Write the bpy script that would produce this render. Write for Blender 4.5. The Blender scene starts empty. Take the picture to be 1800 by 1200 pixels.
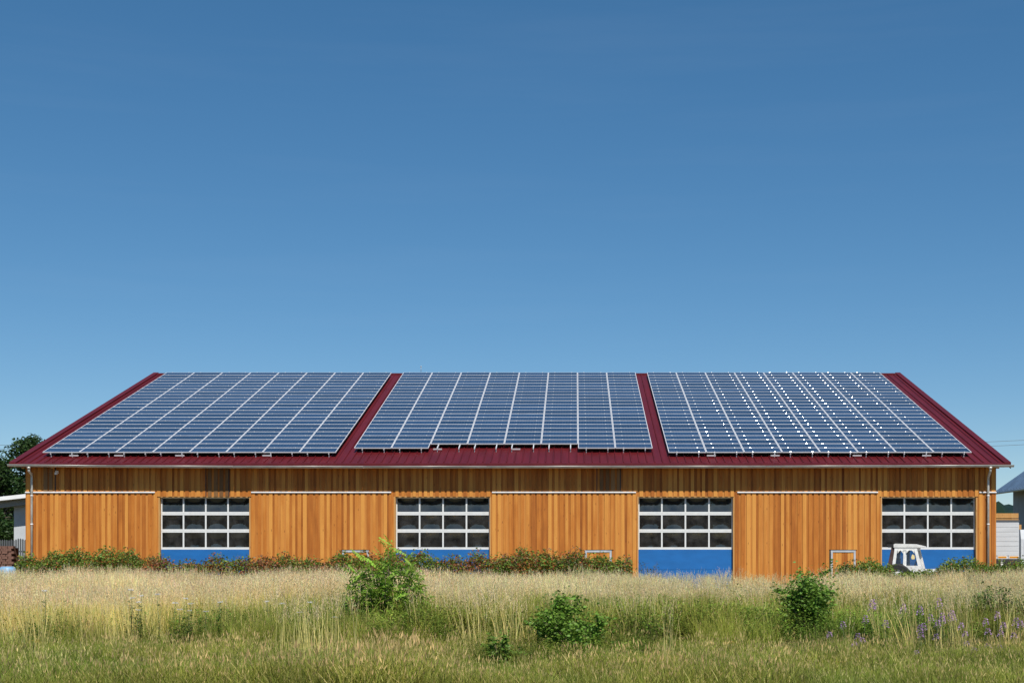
import bpy, math, random
import numpy as np
from mathutils import Vector, Matrix, Euler

R = math.radians
scene = bpy.context.scene
random.seed(7)
rng = np.random.default_rng(11)

# ------------------------------------------------------------------ camera
FPX = 2400.0            # focal length in photo pixels (1800 wide)
PX, PY = 1012.0, 969.0  # principal point (camera looks square at the facade)
HC = 1.73               # eye height
cam_d = bpy.data.cameras.new('camera')
cam = bpy.data.objects.new('camera', cam_d)
scene.collection.objects.link(cam)
scene.camera = cam
cam.location = (0, 0, HC)
cam.rotation_euler = (R(90), 0, 0)
cam_d.sensor_width = 36.0
cam_d.lens = 36.0 * FPX / 1800.0
cam_d.shift_x = (900 - PX) / 1800.0
cam_d.shift_y = (PY - 600) / 1800.0
cam_d.clip_start = 0.1
cam_d.clip_end = 6000

# ------------------------------------------------------------------ world and sun
SUN_EL, SUN_AZ = R(53.5), R(15.5)
LDIR = Vector((math.sin(SUN_AZ) * math.cos(SUN_EL), -math.cos(SUN_AZ) * math.cos(SUN_EL), math.sin(SUN_EL)))
world = bpy.data.worlds.new('World')
scene.world = world
world.use_nodes = True
wn, wl = world.node_tree.nodes, world.node_tree.links
wn.clear()
sky = wn.new('ShaderNodeTexSky')
sky.sky_type = 'NISHITA'
sky.sun_disc = False
sky.sun_elevation = SUN_EL
sky.sun_rotation = math.atan2(LDIR.x, LDIR.y)
sky.altitude = 2200
sky.air_density = 1.0
sky.dust_density = 0.15
sky.ozone_density = 4.0
hsv = wn.new('ShaderNodeHueSaturation')
hsv.inputs['Hue'].default_value = 0.495
hsv.inputs['Saturation'].default_value = 1.35
hsv.inputs['Value'].default_value = 1.0
bg = wn.new('ShaderNodeBackground')
bg.inputs['Strength'].default_value = 0.126
wo = wn.new('ShaderNodeOutputWorld')
gam = wn.new('ShaderNodeGamma'); gam.inputs['Gamma'].default_value = 0.78
wl.new(sky.outputs[0], gam.inputs['Color']); wl.new(gam.outputs[0], hsv.inputs['Color'])
# a few faint streaks of high cirrus
tcw = wn.new('ShaderNodeTexCoord'); mpw = wn.new('ShaderNodeMapping')
mpw.inputs['Scale'].default_value = (2.2, 2.2, 26.0); mpw.inputs['Rotation'].default_value = (R(2), R(-3), 0)
nzw = wn.new('ShaderNodeTexNoise'); nzw.inputs['Scale'].default_value = 1.3; nzw.inputs['Detail'].default_value = 7; nzw.inputs['Roughness'].default_value = 0.6
mrw = wn.new('ShaderNodeMapRange'); mrw.inputs['From Min'].default_value = 0.50; mrw.inputs['From Max'].default_value = 0.85; mrw.inputs['To Max'].default_value = 0.022
mxw = wn.new('ShaderNodeMix'); mxw.data_type = 'RGBA'; mxw.inputs['B'].default_value = (5.2, 5.6, 6.2, 1)
wl.new(tcw.outputs['Generated'], mpw.inputs['Vector']); wl.new(mpw.outputs[0], nzw.inputs['Vector'])
wl.new(nzw.outputs['Fac'], mrw.inputs['Value']); wl.new(mrw.outputs[0], mxw.inputs['Factor'])
wl.new(hsv.outputs[0], mxw.inputs['A'])
wl.new(mxw.outputs['Result'], bg.inputs['Color'])
wl.new(bg.outputs[0], wo.inputs['Surface'])

sun_d = bpy.data.lights.new('sun', 'SUN')
sun_d.energy = 4.8
sun_d.angle = R(0.53)
sun_d.color = (1.0, 0.955, 0.88)
sun = bpy.data.objects.new('sun', sun_d)
scene.collection.objects.link(sun)
sun.rotation_euler = LDIR.to_track_quat('Z', 'Y').to_euler()
sun.location = LDIR * 60

vs = scene.view_settings
vs.view_transform = 'Standard'
vs.look = 'None'
vs.exposure = 0.15
vs.gamma = 1.0
vs.use_curve_mapping = False

# ------------------------------------------------------------------ helpers
COL = scene.collection
def wx(px, Y): return (px - PX) * Y / FPX
def wz(py, Y): return HC + (PY - py) * Y / FPX

class MB:
    """collects faces, builds one mesh"""
    def __init__(s): s.v, s.f, s.m, s.sm = [], [], [], []
    def face(s, pts, mi=0, smooth=False):
        n = len(s.v); s.v += [tuple(p) for p in pts]; s.f.append(tuple(range(n, n + len(pts)))); s.m.append(mi); s.sm.append(smooth)
    def add(s, verts, faces, mi=0, smooth=False):
        n = len(s.v); s.v += [tuple(p) for p in verts]
        for f in faces: s.f.append(tuple(i + n for i in f)); s.m.append(mi); s.sm.append(smooth)
    def box(s, x0, x1, y0, y1, z0, z1, mi=0, M=None):
        v = [(x0,y0,z0),(x1,y0,z0),(x1,y1,z0),(x0,y1,z0),(x0,y0,z1),(x1,y0,z1),(x1,y1,z1),(x0,y1,z1)]
        if M is not None: v = [tuple(M @ Vector(p)) for p in v]
        s.add(v, [(0,3,2,1),(4,5,6,7),(0,1,5,4),(1,2,6,5),(2,3,7,6),(3,0,4,7)], mi)
    def bevbox(s, x0, x1, y0, y1, z0, z1, b, mi=0, M=None):
        # box with chamfered vertical (z) edges
        v = []
        for z in (z0, z1):
            v += [(x0+b,y0,z),(x1-b,y0,z),(x1,y0+b,z),(x1,y1-b,z),(x1-b,y1,z),(x0+b,y1,z),(x0,y1-b,z),(x0,y0+b,z)]
        if M is not None: v = [tuple(M @ Vector(p)) for p in v]
        f = [tuple(range(7,-1,-1)), tuple(range(8,16))] + [(i,(i+1)%8,8+(i+1)%8,8+i) for i in range(8)]
        s.add(v, f, mi)
    def tube(s, pts, radii, n=8, mi=0, cap=True):
        pts = [Vector(p) for p in pts]
        if not hasattr(radii, '__len__'): radii = [radii] * len(pts)
        rings = []
        for i, p in enumerate(pts):
            d = (pts[min(i+1, len(pts)-1)] - pts[max(i-1, 0)])
            d = d.normalized() if d.length > 1e-9 else Vector((0,0,1))
            a = d.cross(Vector((0,0,1)))
            if a.length < 1e-3: a = Vector((1,0,0))
            a.normalize(); b = d.cross(a).normalized()
            rings.append([p + (a*math.cos(t)+b*math.sin(t))*radii[i] for t in [2*math.pi*k/n for k in range(n)]])
        base = len(s.v)
        for r in rings: s.v += [tuple(q) for q in r]
        for i in range(len(rings)-1):
            for k in range(n):
                s.f.append((base+i*n+k, base+i*n+(k+1)%n, base+(i+1)*n+(k+1)%n, base+(i+1)*n+k)); s.m.append(mi); s.sm.append(True)
        if cap:
            s.f.append(tuple(base+k for k in range(n-1,-1,-1))); s.m.append(mi); s.sm.append(False)
            e = base+(len(rings)-1)*n
            s.f.append(tuple(e+k for k in range(n))); s.m.append(mi); s.sm.append(False)
    def prism(s, prof, x0, x1, axis='X', mi=0, smooth=False):
        # profile in (y,z) extruded along x (axis X) or (x,z) along y
        n = len(prof)
        mk = (lambda p, t: (t, p[0], p[1])) if axis == 'X' else (lambda p, t: (p[0], t, p[1]))
        v = [mk(p, x0) for p in prof] + [mk(p, x1) for p in prof]
        f = [tuple(range(n)), tuple(range(2*n-1, n-1, -1))]
        s.add(v, f, mi)
        s.add(v, [(i, n+i, n+(i+1)%n, (i+1)%n) for i in range(n)], mi, smooth)
    def mesh(s, name, mats):
        me = bpy.data.meshes.new(name)
        me.from_pydata(s.v, [], s.f)
        for m in (mats if isinstance(mats, (list, tuple)) else [mats]): me.materials.append(m)
        me.polygons.foreach_set('material_index', s.m)
        me.polygons.foreach_set('use_smooth', s.sm)
        me.update()
        return me
    def build(s, name, mats, parent=None, loc=None):
        return link(name, s.mesh(name, mats), parent, loc)

def link(name, me, parent=None, loc=None, rot=None, scale=None):
    o = bpy.data.objects.new(name, me)
    COL.objects.link(o)
    if parent is not None: o.parent = parent
    if loc is not None: o.location = loc
    if rot is not None: o.rotation_euler = rot
    if scale is not None: o.scale = scale
    return o
def tag(o, label=None, cat=None, group=None, kind=None):
    if label: o['label'] = label
    if cat: o['category'] = cat
    if group: o['group'] = group
    if kind: o['kind'] = kind
    return o
def empty(name, loc=(0,0,0), rot=(0,0,0)):
    o = bpy.data.objects.new(name, None); COL.objects.link(o)
    o.location = loc; o.rotation_euler = rot; o.empty_display_size = 0.3
    return o
def col_mesh(name, V, F, C, mat, smooth=False):
    """V (n,3), F list/array of quads or tris, C (n,3) point colours"""
    me = bpy.data.meshes.new(name)
    V = np.asarray(V, dtype=np.float32); F = np.asarray(F, dtype=np.int32)
    k = F.shape[1]
    me.vertices.add(len(V)); me.vertices.foreach_set('co', V.ravel())
    me.loops.add(F.size); me.loops.foreach_set('vertex_index', F.ravel())
    me.polygons.add(len(F))
    me.polygons.foreach_set('loop_start', np.arange(0, F.size, k, dtype=np.int32))
    me.polygons.foreach_set('loop_total', np.full(len(F), k, dtype=np.int32))
    a = me.attributes.new('col', 'FLOAT_COLOR', 'POINT')
    c4 = np.ones((len(V), 4), dtype=np.float32); c4[:, :3] = C
    a.data.foreach_set('color', c4.ravel())
    me.materials.append(mat)
    me.update(); me.validate()
    if smooth: me.polygons.foreach_set('use_smooth', np.ones(len(F), dtype=bool))
    return me

# ------------------------------------------------------------------ materials
def new_mat(name):
    m = bpy.data.materials.new(name); m.use_nodes = True
    nt = m.node_tree
    return m, nt, nt.nodes, nt.links, nt.nodes['Principled BSDF']
def simple(name, col, rough=0.5, metal=0.0, spec=0.5, noise=0.0, nscale=8.0, bump=0.0, streak=(1,1,1), dirt=None):
    m, nt, N, L, b = new_mat(name)
    b.inputs['Roughness'].default_value = rough
    b.inputs['Metallic'].default_value = metal
    b.inputs['Specular IOR Level'].default_value = spec
    b.inputs['Base Color'].default_value = (*col, 1)
    if noise or bump:
        g = N.new('ShaderNodeNewGeometry')
        mp = N.new('ShaderNodeMapping'); mp.inputs['Scale'].default_value = streak
        L.new(g.outputs['Position'], mp.inputs['Vector'])
        t = N.new('ShaderNodeTexNoise'); t.inputs['Scale'].default_value = nscale; t.inputs['Detail'].default_value = 6
        L.new(mp.outputs[0], t.inputs['Vector'])
        r = N.new('ShaderNodeValToRGB')
        c1 = dirt if dirt else tuple(c*(1-noise) for c in col)
        r.color_ramp.elements[0].color = (*c1, 1); r.color_ramp.elements[0].position = 0.3
        r.color_ramp.elements[1].color = (*[min(1, c*(1+noise*0.5)) for c in col], 1); r.color_ramp.elements[1].position = 0.62
        L.new(t.outputs['Fac'], r.inputs['Fac']); L.new(r.outputs[0], b.inputs['Base Color'])
        if bump:
            bp = N.new('ShaderNodeBump'); bp.inputs['Strength'].default_value = bump; bp.inputs['Distance'].default_value = 0.02
            L.new(t.outputs['Fac'], bp.inputs['Height']); L.new(bp.outputs[0], b.inputs['Normal'])
    return m

def wood_mat(name, c_dark, c_mid, c_light, island=False, rough=0.6):
    m, nt, N, L, b = new_mat(name)
    b.inputs['Roughness'].default_value = rough
    b.inputs['Specular IOR Level'].default_value = 0.3
    g = N.new('ShaderNodeNewGeometry')
    oi = N.new('ShaderNodeObjectInfo')
    rnd = g.outputs['Random Per Island'] if island else oi.outputs['Random']
    mul = N.new('ShaderNodeMath'); mul.operation = 'MULTIPLY'; mul.inputs[1].default_value = 137.0
    L.new(rnd, mul.inputs[0])
    cmb = N.new('ShaderNodeCombineXYZ'); L.new(mul.outputs[0], cmb.inputs[0]); L.new(mul.outputs[0], cmb.inputs[2])
    add = N.new('ShaderNodeVectorMath'); add.operation = 'ADD'
    L.new(g.outputs['Position'], add.inputs[0]); L.new(cmb.outputs[0], add.inputs[1])
    mp = N.new('ShaderNodeMapping'); mp.inputs['Scale'].default_value = (22, 22, 0.55)
    L.new(add.outputs[0], mp.inputs['Vector'])
    n1 = N.new('ShaderNodeTexNoise'); n1.inputs['Scale'].default_value = 1.0; n1.inputs['Detail'].default_value = 5; n1.inputs['Distortion'].default_value = 0.6
    L.new(mp.outputs[0], n1.inputs['Vector'])
    mp2 = N.new('ShaderNodeMapping'); mp2.inputs['Scale'].default_value = (2.5, 2.5, 0.9)
    L.new(add.outputs[0], mp2.inputs['Vector'])
    n2 = N.new('ShaderNodeTexNoise'); n2.inputs['Scale'].default_value = 1.0; n2.inputs['Detail'].default_value = 4
    L.new(mp2.outputs[0], n2.inputs['Vector'])
    # grain + blotches + a tone of each board's own
    a1 = N.new('ShaderNodeMath'); a1.operation = 'MULTIPLY_ADD'; a1.inputs[1].default_value = 0.55; a1.inputs[2].default_value = -0.20
    L.new(n1.outputs['Fac'], a1.inputs[0])
    a2 = N.new('ShaderNodeMath'); a2.operation = 'MULTIPLY_ADD'; a2.inputs[1].default_value = 0.62
    L.new(n2.outputs['Fac'], a2.inputs[0]); L.new(a1.outputs[0], a2.inputs[2])
    a3 = N.new('ShaderNodeMath'); a3.operation = 'MULTIPLY_ADD'; a3.inputs[1].default_value = 0.68
    L.new(rnd, a3.inputs[0]); L.new(a2.outputs[0], a3.inputs[2])
    r = N.new('ShaderNodeValToRGB')
    e = r.color_ramp.elements
    e[0].position = 0.2; e[0].color = (*c_dark, 1)
    e[1].position = 1.0; e[1].color = (*c_light, 1)
    k = e.new(0.58); k.color = (*c_mid, 1)
    L.new(a3.outputs[0], r.inputs['Fac'])
    # knots
    mp3 = N.new('ShaderNodeMapping'); mp3.inputs['Scale'].default_value = (5.5, 5.5, 1.7)
    L.new(add.outputs[0], mp3.inputs['Vector'])
    vo = N.new('ShaderNodeTexVoronoi'); vo.inputs['Scale'].default_value = 1.0
    L.new(mp3.outputs[0], vo.inputs['Vector'])
    kr = N.new('ShaderNodeValToRGB')
    kr.color_ramp.elements[0].position = 0.05; kr.color_ramp.elements[0].color = (1,1,1,1)
    kr.color_ramp.elements[1].position = 0.13; kr.color_ramp.elements[1].color = (0,0,0,1)
    L.new(vo.outputs['Distance'], kr.inputs['Fac'])
    kf = N.new('ShaderNodeMath'); kf.operation = 'MULTIPLY'; kf.inputs[1].default_value = 0.6
    L.new(kr.outputs[0], kf.inputs[0])
    mx = N.new('ShaderNodeMix'); mx.data_type = 'RGBA'
    L.new(kf.outputs[0], mx.inputs['Factor'])
    L.new(r.outputs[0], mx.inputs['A']); mx.inputs['B'].default_value = (c_dark[0]*0.5, c_dark[1]*0.45, c_dark[2]*0.5, 1)
    L.new(mx.outputs['Result'], b.inputs['Base Color'])
    bp = N.new('ShaderNodeBump'); bp.inputs['Strength'].default_value = 0.25; bp.inputs['Distance'].default_value = 0.004
    L.new(n1.outputs['Fac'], bp.inputs['Height']); L.new(bp.outputs[0], b.inputs['Normal'])
    return m

WD, WM, WLT = (0.255, 0.070, 0.010), (0.465, 0.157, 0.022), (0.62, 0.275, 0.055)
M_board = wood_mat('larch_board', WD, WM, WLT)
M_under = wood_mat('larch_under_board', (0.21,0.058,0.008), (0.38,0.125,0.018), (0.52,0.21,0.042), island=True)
M_grey_board = wood_mat('weathered_board', (0.13,0.062,0.022), (0.20,0.10,0.035), (0.28,0.15,0.06))
M_timber = wood_mat('timber', (0.30,0.14,0.04), (0.46,0.23,0.07), (0.58,0.33,0.12), island=True)
M_core = simple('hall_core', (0.10,0.06,0.03), 0.8, noise=0.3, nscale=3)
M_zinc = simple('zinc', (0.56,0.545,0.50), 0.42, 0.35, noise=0.25, nscale=3, streak=(0.6,3,1))
M_flash = simple('flashing', (0.82,0.81,0.80), 0.4, 0.0, noise=0.12, nscale=4)
M_alu = simple('aluminium', (0.72,0.73,0.75), 0.4, 0.15, noise=0.08, nscale=3)
M_white_frame = simple('white_frame', (0.69,0.70,0.69), 0.4, noise=0.06, nscale=5)
M_blue = simple('blue_door', (0.013,0.130,0.39), 0.42, noise=0.10, nscale=1.5, streak=(1,1,3))
M_clamp = simple('clamp_metal', (0.66,0.65,0.62), 0.12, 0.06, 0.6)

def roof_mat():
    m, nt, N, L, b = new_mat('red_roof_metal')
    g = N.new('ShaderNodeNewGeometry')
    mp = N.new('ShaderNodeMapping'); mp.inputs['Scale'].default_value = (2.0, 0.25, 0.4)
    L.new(g.outputs['Position'], mp.inputs['Vector'])
    t = N.new('ShaderNodeTexNoise'); t.inputs['Scale'].default_value = 1.6; t.inputs['Detail'].default_value = 7
    L.new(mp.outputs[0], t.inputs['Vector'])
    r = N.new('ShaderNodeValToRGB')
    r.color_ramp.elements[0].position = 0.3; r.color_ramp.elements[0].color = (0.085, 0.006, 0.008, 1)
    r.color_ramp.elements[1].position = 0.75; r.color_ramp.elements[1].color = (0.120, 0.009, 0.013, 1)
    L.new(t.outputs['Fac'], r.inputs['Fac']); L.new(r.outputs[0], b.inputs['Base Color'])
    b.inputs['Specular IOR Level'].default_value = 0.32
    r2 = N.new('ShaderNodeMapRange'); r2.inputs['To Min'].default_value = 0.38; r2.inputs['To Max'].default_value = 0.52
    L.new(t.outputs['Fac'], r2.inputs['Value']); L.new(r2.outputs[0], b.inputs['Roughness'])
    return m
M_roof = roof_mat()

def cell_mat():
    """blue cells behind glass; printed grid of cells in the panel's own coordinates"""
    m, nt, N, L, b = new_mat('solar_cells')
    tc = N.new('ShaderNodeTexCoord')
    oi = N.new('ShaderNodeObjectInfo')
    sx = N.new('ShaderNodeSeparateXYZ'); L.new(tc.outputs['Object'], sx.inputs[0])
    def grid(sock, n, length, gap):
        a = N.new('ShaderNodeMath'); a.operation = 'MULTIPLY'; a.inputs[1].default_value = n/length; L.new(sock, a.inputs[0])
        f = N.new('ShaderNodeMath'); f.operation = 'FRACT'; L.new(a.outputs[0], f.inputs[0])
        c = N.new('ShaderNodeMath'); c.operation = 'SUBTRACT'; c.inputs[1].default_value = 0.5; L.new(f.outputs[0], c.inputs[0])
        ab = N.new('ShaderNodeMath'); ab.operation = 'ABSOLUTE'; L.new(c.outputs[0], ab.inputs[0])
        gt = N.new('ShaderNodeMath'); gt.operation = 'GREATER_THAN'; gt.inputs[1].default_value = 0.5-gap; L.new(ab.outputs[0], gt.inputs[0])
        return gt.outputs[0]
    gx = grid(sx.outputs[0], 12, 1.6, 0.03); gy = grid(sx.outputs[1], 6, 0.78, 0.012)
    mxm = N.new('ShaderNodeMath'); mxm.operation = 'MAXIMUM'; L.new(gx, mxm.inputs[0]); L.new(gy, mxm.inputs[1])
    v = N.new('ShaderNodeTexVoronoi'); v.inputs['Scale'].default_value = 26
    L.new(tc.outputs['Object'], v.inputs['Vector'])
    r = N.new('ShaderNodeValToRGB')
    r.color_ramp.elements[0].color = (0.015, 0.034, 0.075, 1); r.color_ramp.elements[1].color = (0.030, 0.060, 0.120, 1)
    L.new(v.outputs['Color'], r.inputs['Fac'])
    hv = N.new('ShaderNodeHueSaturation')
    mr = N.new('ShaderNodeMapRange'); mr.inputs['To Min'].default_value = 0.75; mr.inputs['To Max'].default_value = 1.25
    L.new(oi.outputs['Random'], mr.inputs['Value']); L.new(mr.outputs[0], hv.inputs['Value']); L.new(r.outputs[0], hv.inputs['Color'])
    mx = N.new('ShaderNodeMix'); mx.data_type = 'RGBA'
    L.new(mxm.outputs[0], mx.inputs['Factor']); L.new(hv.outputs[0], mx.inputs['A']); mx.inputs['B'].default_value = (0.075, 0.105, 0.16, 1)
    L.new(mx.outputs['Result'], b.inputs['Base Color'])
    b.inputs['Roughness'].default_value = 0.09
    b.inputs['IOR'].default_value = 1.45
    return m
M_cells = cell_mat()
M_dark = simple('dark_backsheet', (0.02,0.02,0.022), 0.6)

def glass_mat(name, tint=(0.30,0.32,0.33), rough=0.015, diffuse_mix=0.02):
    m, nt, N, L, b = new_mat(name)
    N.remove(b)
    out = [n for n in N if n.type == 'OUTPUT_MATERIAL'][0]
    tr = N.new('ShaderNodeBsdfTransparent'); tr.inputs[0].default_value = (*tint, 1)
    gl = N.new('ShaderNodeBsdfGlossy'); gl.inputs['Roughness'].default_value = rough; gl.inputs[0].default_value = (1,1,1,1)
    fr = N.new('ShaderNodeFresnel'); fr.inputs['IOR'].default_value = 1.5
    mu = N.new('ShaderNodeMath'); mu.operation = 'MULTIPLY'; mu.inputs[1].default_value = 1.9; mu.use_clamp = True
    L.new(fr.outputs[0], mu.inputs[0])
    mx = N.new('ShaderNodeMixShader')
    L.new(mu.outputs[0], mx.inputs[0]); L.new(tr.outputs[0], mx.inputs[1]); L.new(gl.outputs[0], mx.inputs[2])
    df = N.new('ShaderNodeBsdfDiffuse'); df.inputs[0].default_value = (0.45, 0.44, 0.42, 1)  # pale grey diffuse share over the glass, amount varied by noise
    tn = N.new('ShaderNodeTexNoise'); tn.inputs['Scale'].default_value = 3.0; tn.inputs['Detail'].default_value = 6
    gg = N.new('ShaderNodeNewGeometry'); L.new(gg.outputs['Position'], tn.inputs['Vector'])
    mr = N.new('ShaderNodeMapRange'); mr.inputs['From Min'].default_value = 0.3; mr.inputs['From Max'].default_value = 0.75
    mr.inputs['To Min'].default_value = diffuse_mix*0.4; mr.inputs['To Max'].default_value = diffuse_mix*1.6
    L.new(tn.outputs['Fac'], mr.inputs['Value'])
    m2 = N.new('ShaderNodeMixShader'); L.new(mr.outputs[0], m2.inputs[0]); L.new(mx.outputs[0], m2.inputs[1]); L.new(df.outputs[0], m2.inputs[2])
    L.new(m2.outputs[0], out.inputs['Surface'])
    return m
M_glass = glass_mat('door_glazing', diffuse_mix=0.055)
M_clear = glass_mat('cab_glass', (0.70,0.74,0.76), diffuse_mix=0.06)

def leaf_mat(name, trans=0.3, tint=False, rough=0.5, spec=0.3):
    """plant colour comes from the mesh's own 'col' attribute, varied per plant"""
    m, nt, N, L, b = new_mat(name)
    out = [n for n in N if n.type == 'OUTPUT_MATERIAL'][0]
    at = N.new('ShaderNodeAttribute'); at.attribute_name = 'col'
    c = at.outputs['Color']
    if tint:
        ti = N.new('ShaderNodeAttribute'); ti.attribute_name = 'tint'; ti.attribute_type = 'INSTANCER'
        mx = N.new('ShaderNodeMix'); mx.data_type = 'RGBA'; mx.blend_type = 'MULTIPLY'; mx.inputs['Factor'].default_value = 1.0
        L.new(c, mx.inputs['A']); L.new(ti.outputs['Color'], mx.inputs['B'])
        c = mx.outputs['Result']
    L.new(c, b.inputs['Base Color'])
    b.inputs['Roughness'].default_value = rough
    b.inputs['Specular IOR Level'].default_value = spec
    tl = N.new('ShaderNodeBsdfTranslucent'); L.new(c, tl.inputs['Color'])
    ms = N.new('ShaderNodeMixShader'); ms.inputs[0].default_value = trans
    L.new(b.outputs[0], ms.inputs[1]); L.new(tl.outputs[0], ms.inputs[2])
    L.new(ms.outputs[0], out.inputs['Surface'])
    return m
M_leaf = leaf_mat('leaf', 0.36)
M_grass = leaf_mat('grass_blade', 0.32, tint=True, rough=0.6, spec=0.2)
M_bark = simple('bark', (0.10,0.075,0.05), 0.85, noise=0.4, nscale=12, bump=0.4, streak=(1,1,0.3))
M_stem = simple('green_stem', (0.13,0.15,0.05), 0.7, noise=0.2, nscale=15)

# ------------------------------------------------------------------ ground
def ground():
    nx, ny = 60, 60
    ys = np.concatenate([np.linspace(-140, 12, 12), np.linspace(14, 110, 34), np.geomspace(125, 3000, 14)])
    xs = np.concatenate([-np.geomspace(3000, 70, 13), np.linspace(-60, 60, 34), np.geomspace(70, 3000, 13)])
    V = np.array([(x, y, 0.0) for y in ys for x in xs])
    nearm = (V[:,1] > 10) & (V[:,1] < 46)
    V[:,2] = np.where(nearm, 0.03*np.sin(V[:,0]*0.9+V[:,1]*0.5)+0.02*np.sin(V[:,0]*0.31-V[:,1]*1.3), 0)
    n = len(xs)
    F = [(j*n+i, j*n+i+1, (j+1)*n+i+1, (j+1)*n+i) for j in range(len(ys)-1) for i in range(n-1)]
    me = bpy.data.meshes.new('ground'); me.from_pydata([tuple(v) for v in V], [], F)
    m, nt, N, L, b = new_mat('meadow_soil')
    g = N.new('ShaderNodeNewGeometry')
    t = N.new('ShaderNodeTexNoise'); t.inputs['Scale'].default_value = 1.2; t.inputs['Detail'].default_value = 9
    L.new(g.outputs['Position'], t.inputs['Vector'])
    r = N.new('ShaderNodeValToRGB')
    e = r.color_ramp.elements
    e[0].position = 0.3; e[0].color = (0.045,0.050,0.016,1); e[1].position = 0.7; e[1].color = (0.15,0.125,0.055,1)
    L.new(t.outputs['Fac'], r.inputs['Fac']); L.new(r.outputs[0], b.inputs['Base Color'])
    b.inputs['Roughness'].default_value = 0.95; b.inputs['Specular IOR Level'].default_value = 0.1
    me.materials.append(m)
    return tag(link('ground', me), kind='structure')
ground()
# gravel yard in front of the hall
mb = MB(); mb.box(-60, 60, 51.5, 66, -0.2, 0.006)
M_yard = simple('yard_gravel', (0.18,0.145,0.095), 0.95, noise=0.35, nscale=14, bump=0.3)
tag(mb.build('yard', M_yard), kind='structure')

# distant wooded hill
def hill():
    n, rows = 260, 9
    V, C = [], []
    xs = np.linspace(-900, 900, n)
    prof = 24 + 5*np.sin(xs*0.006+1) + 3*np.sin(xs*0.017) + rng.normal(0, 0.9, n)
    for j in range(rows):
        t = j/(rows-1)
        for i in range(n):
            V.append((xs[i], 620 + 120*t + rng.normal(0,3), max(0, prof[i]*math.sin(t*math.pi/2)+ (rng.normal(0,1.2) if 0 < t else -6))))
            g = rng.uniform(0.7, 1.3)
            C.append((0.020*g, 0.042*g, 0.020*g))
    F = [(j*n+i, j*n+i+1, (j+1)*n+i+1, (j+1)*n+i) for j in range(rows-1) for i in range(n-1)]
    o = link('hill', col_mesh('hill', V, F, C, M_leaf))
    return tag(o, kind='structure')
hill()

# ------------------------------------------------------------------ the timber hall
YE, ZE, TANP = 60.0, 5.58, 0.3229          # roof edge at the eave, pitch
PIT = math.atan(TANP)
YR = 80.55; ZR = ZE + (YR-YE)*TANP
XL, XR = -24.85, 19.08                     # verge to verge
YF = 60.60                                  # face of the recessed boards
def roofz(Y): return ZE + (Y-YE)*TANP
hall = empty('timber_hall', (0, YF, 0))
tag(hall, 'long orange timber hall with red metal roof and four glazed doors', 'hall')
HP = Vector((0, YF, 0))
def hpart(mb, name, mats, parent=None):
    """build in world coordinates, parented to the hall (or to one of its parts, whose origin is the hall's)"""
    o = mb.build(name, mats, parent if parent else hall)
    if parent is None: o.location = -HP
    return o
def XW(px): return wx(px, YF)
def ZW(py): return wz(py, YF)

WXL, WXR = XW(45), XW(1751)
DOORS = [(278.5, 440.5), (693, 863), (1120, 1291), (1548, 1718)]
DX = [(XW(a), XW(b)) for a, b in DOORS]
Z_HEAD = 4.17
Z_LEDGE = 4.385
Z_TOP = 5.62
SECT = [(WXL, DX[0][0]), (DX[0][1], DX[1][0]), (DX[1][1], DX[2][0]), (DX[2][1], DX[3][0]), (DX[3][1], WXR)]

# structural wall behind the boards, closed all round
mb = MB()
y0, y1 = YF+0.03, YF+0.33
for a, b in SECT: mb.box(a+0.012 if a > WXL else a+0.03, b-0.012 if b < WXR else b-0.03, y0, y1, 0, Z_HEAD+0.02)
mb.box(WXL+0.03, WXR-0.03, y0, y1, Z_HEAD+0.02, Z_TOP)
yb = 2*YR-YF
hpart(mb, 'wall', M_core)
mb = MB(); mb.box(WXL+0.03, WXR-0.03, yb-0.3, yb, 0, Z_TOP); hpart(mb, 'rear_wall', M_core)
for x0_, x1_ in ((WXL, WXL+0.03), (WXR-0.03, WXR)):
    mb = MB()
    prof = [(YF+0.0, 0), (yb, 0), (yb, roofz(YF)-0.2), (YR, ZR-0.2), (YF+0.0, roofz(YF)-0.2)]
    mb.prism(prof, x0_, x1_)
    hpart(mb, 'gable_wall', M_under)
mb = MB(); mb.box(WXL+0.05, WXR-0.05, YF+0.05, yb-0.05, 0.0, 0.03)
hpart(mb, 'floor_slab', simple('concrete', (0.20,0.19,0.18), 0.85, noise=0.25, nscale=2))
M_plinth = simple('plinth_concrete', (0.42,0.40,0.37), 0.9, noise=0.25, nscale=5)
for a, b in SECT:
    mb = MB(); mb.box(a, b, YF-0.012, YF+0.029, 0.0, 0.17)
    hpart(mb, 'plinth', M_plinth)

# boards: unit board, shared
ub = MB(); ub.bevbox(-0.5, 0.5, 0, 1, 0, 1, 0.03)
BOARD = ub.mesh('board', M_board)
ub2 = MB(); ub2.bevbox(-0.5, 0.5, 0, 1, 0, 1, 0.03)
GBOARD = ub2.mesh('weathered_board', M_grey_board)
WICKETS = [(XW(602), XW(648.5)), (XW(1028), XW(1075)), (XW(1460), XW(1503.5))]
WZ = 1.79
HATCH = [(XW(78), XW(98)), (XW(362), XW(403)), (XW(1049), XW(1091))]

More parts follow.
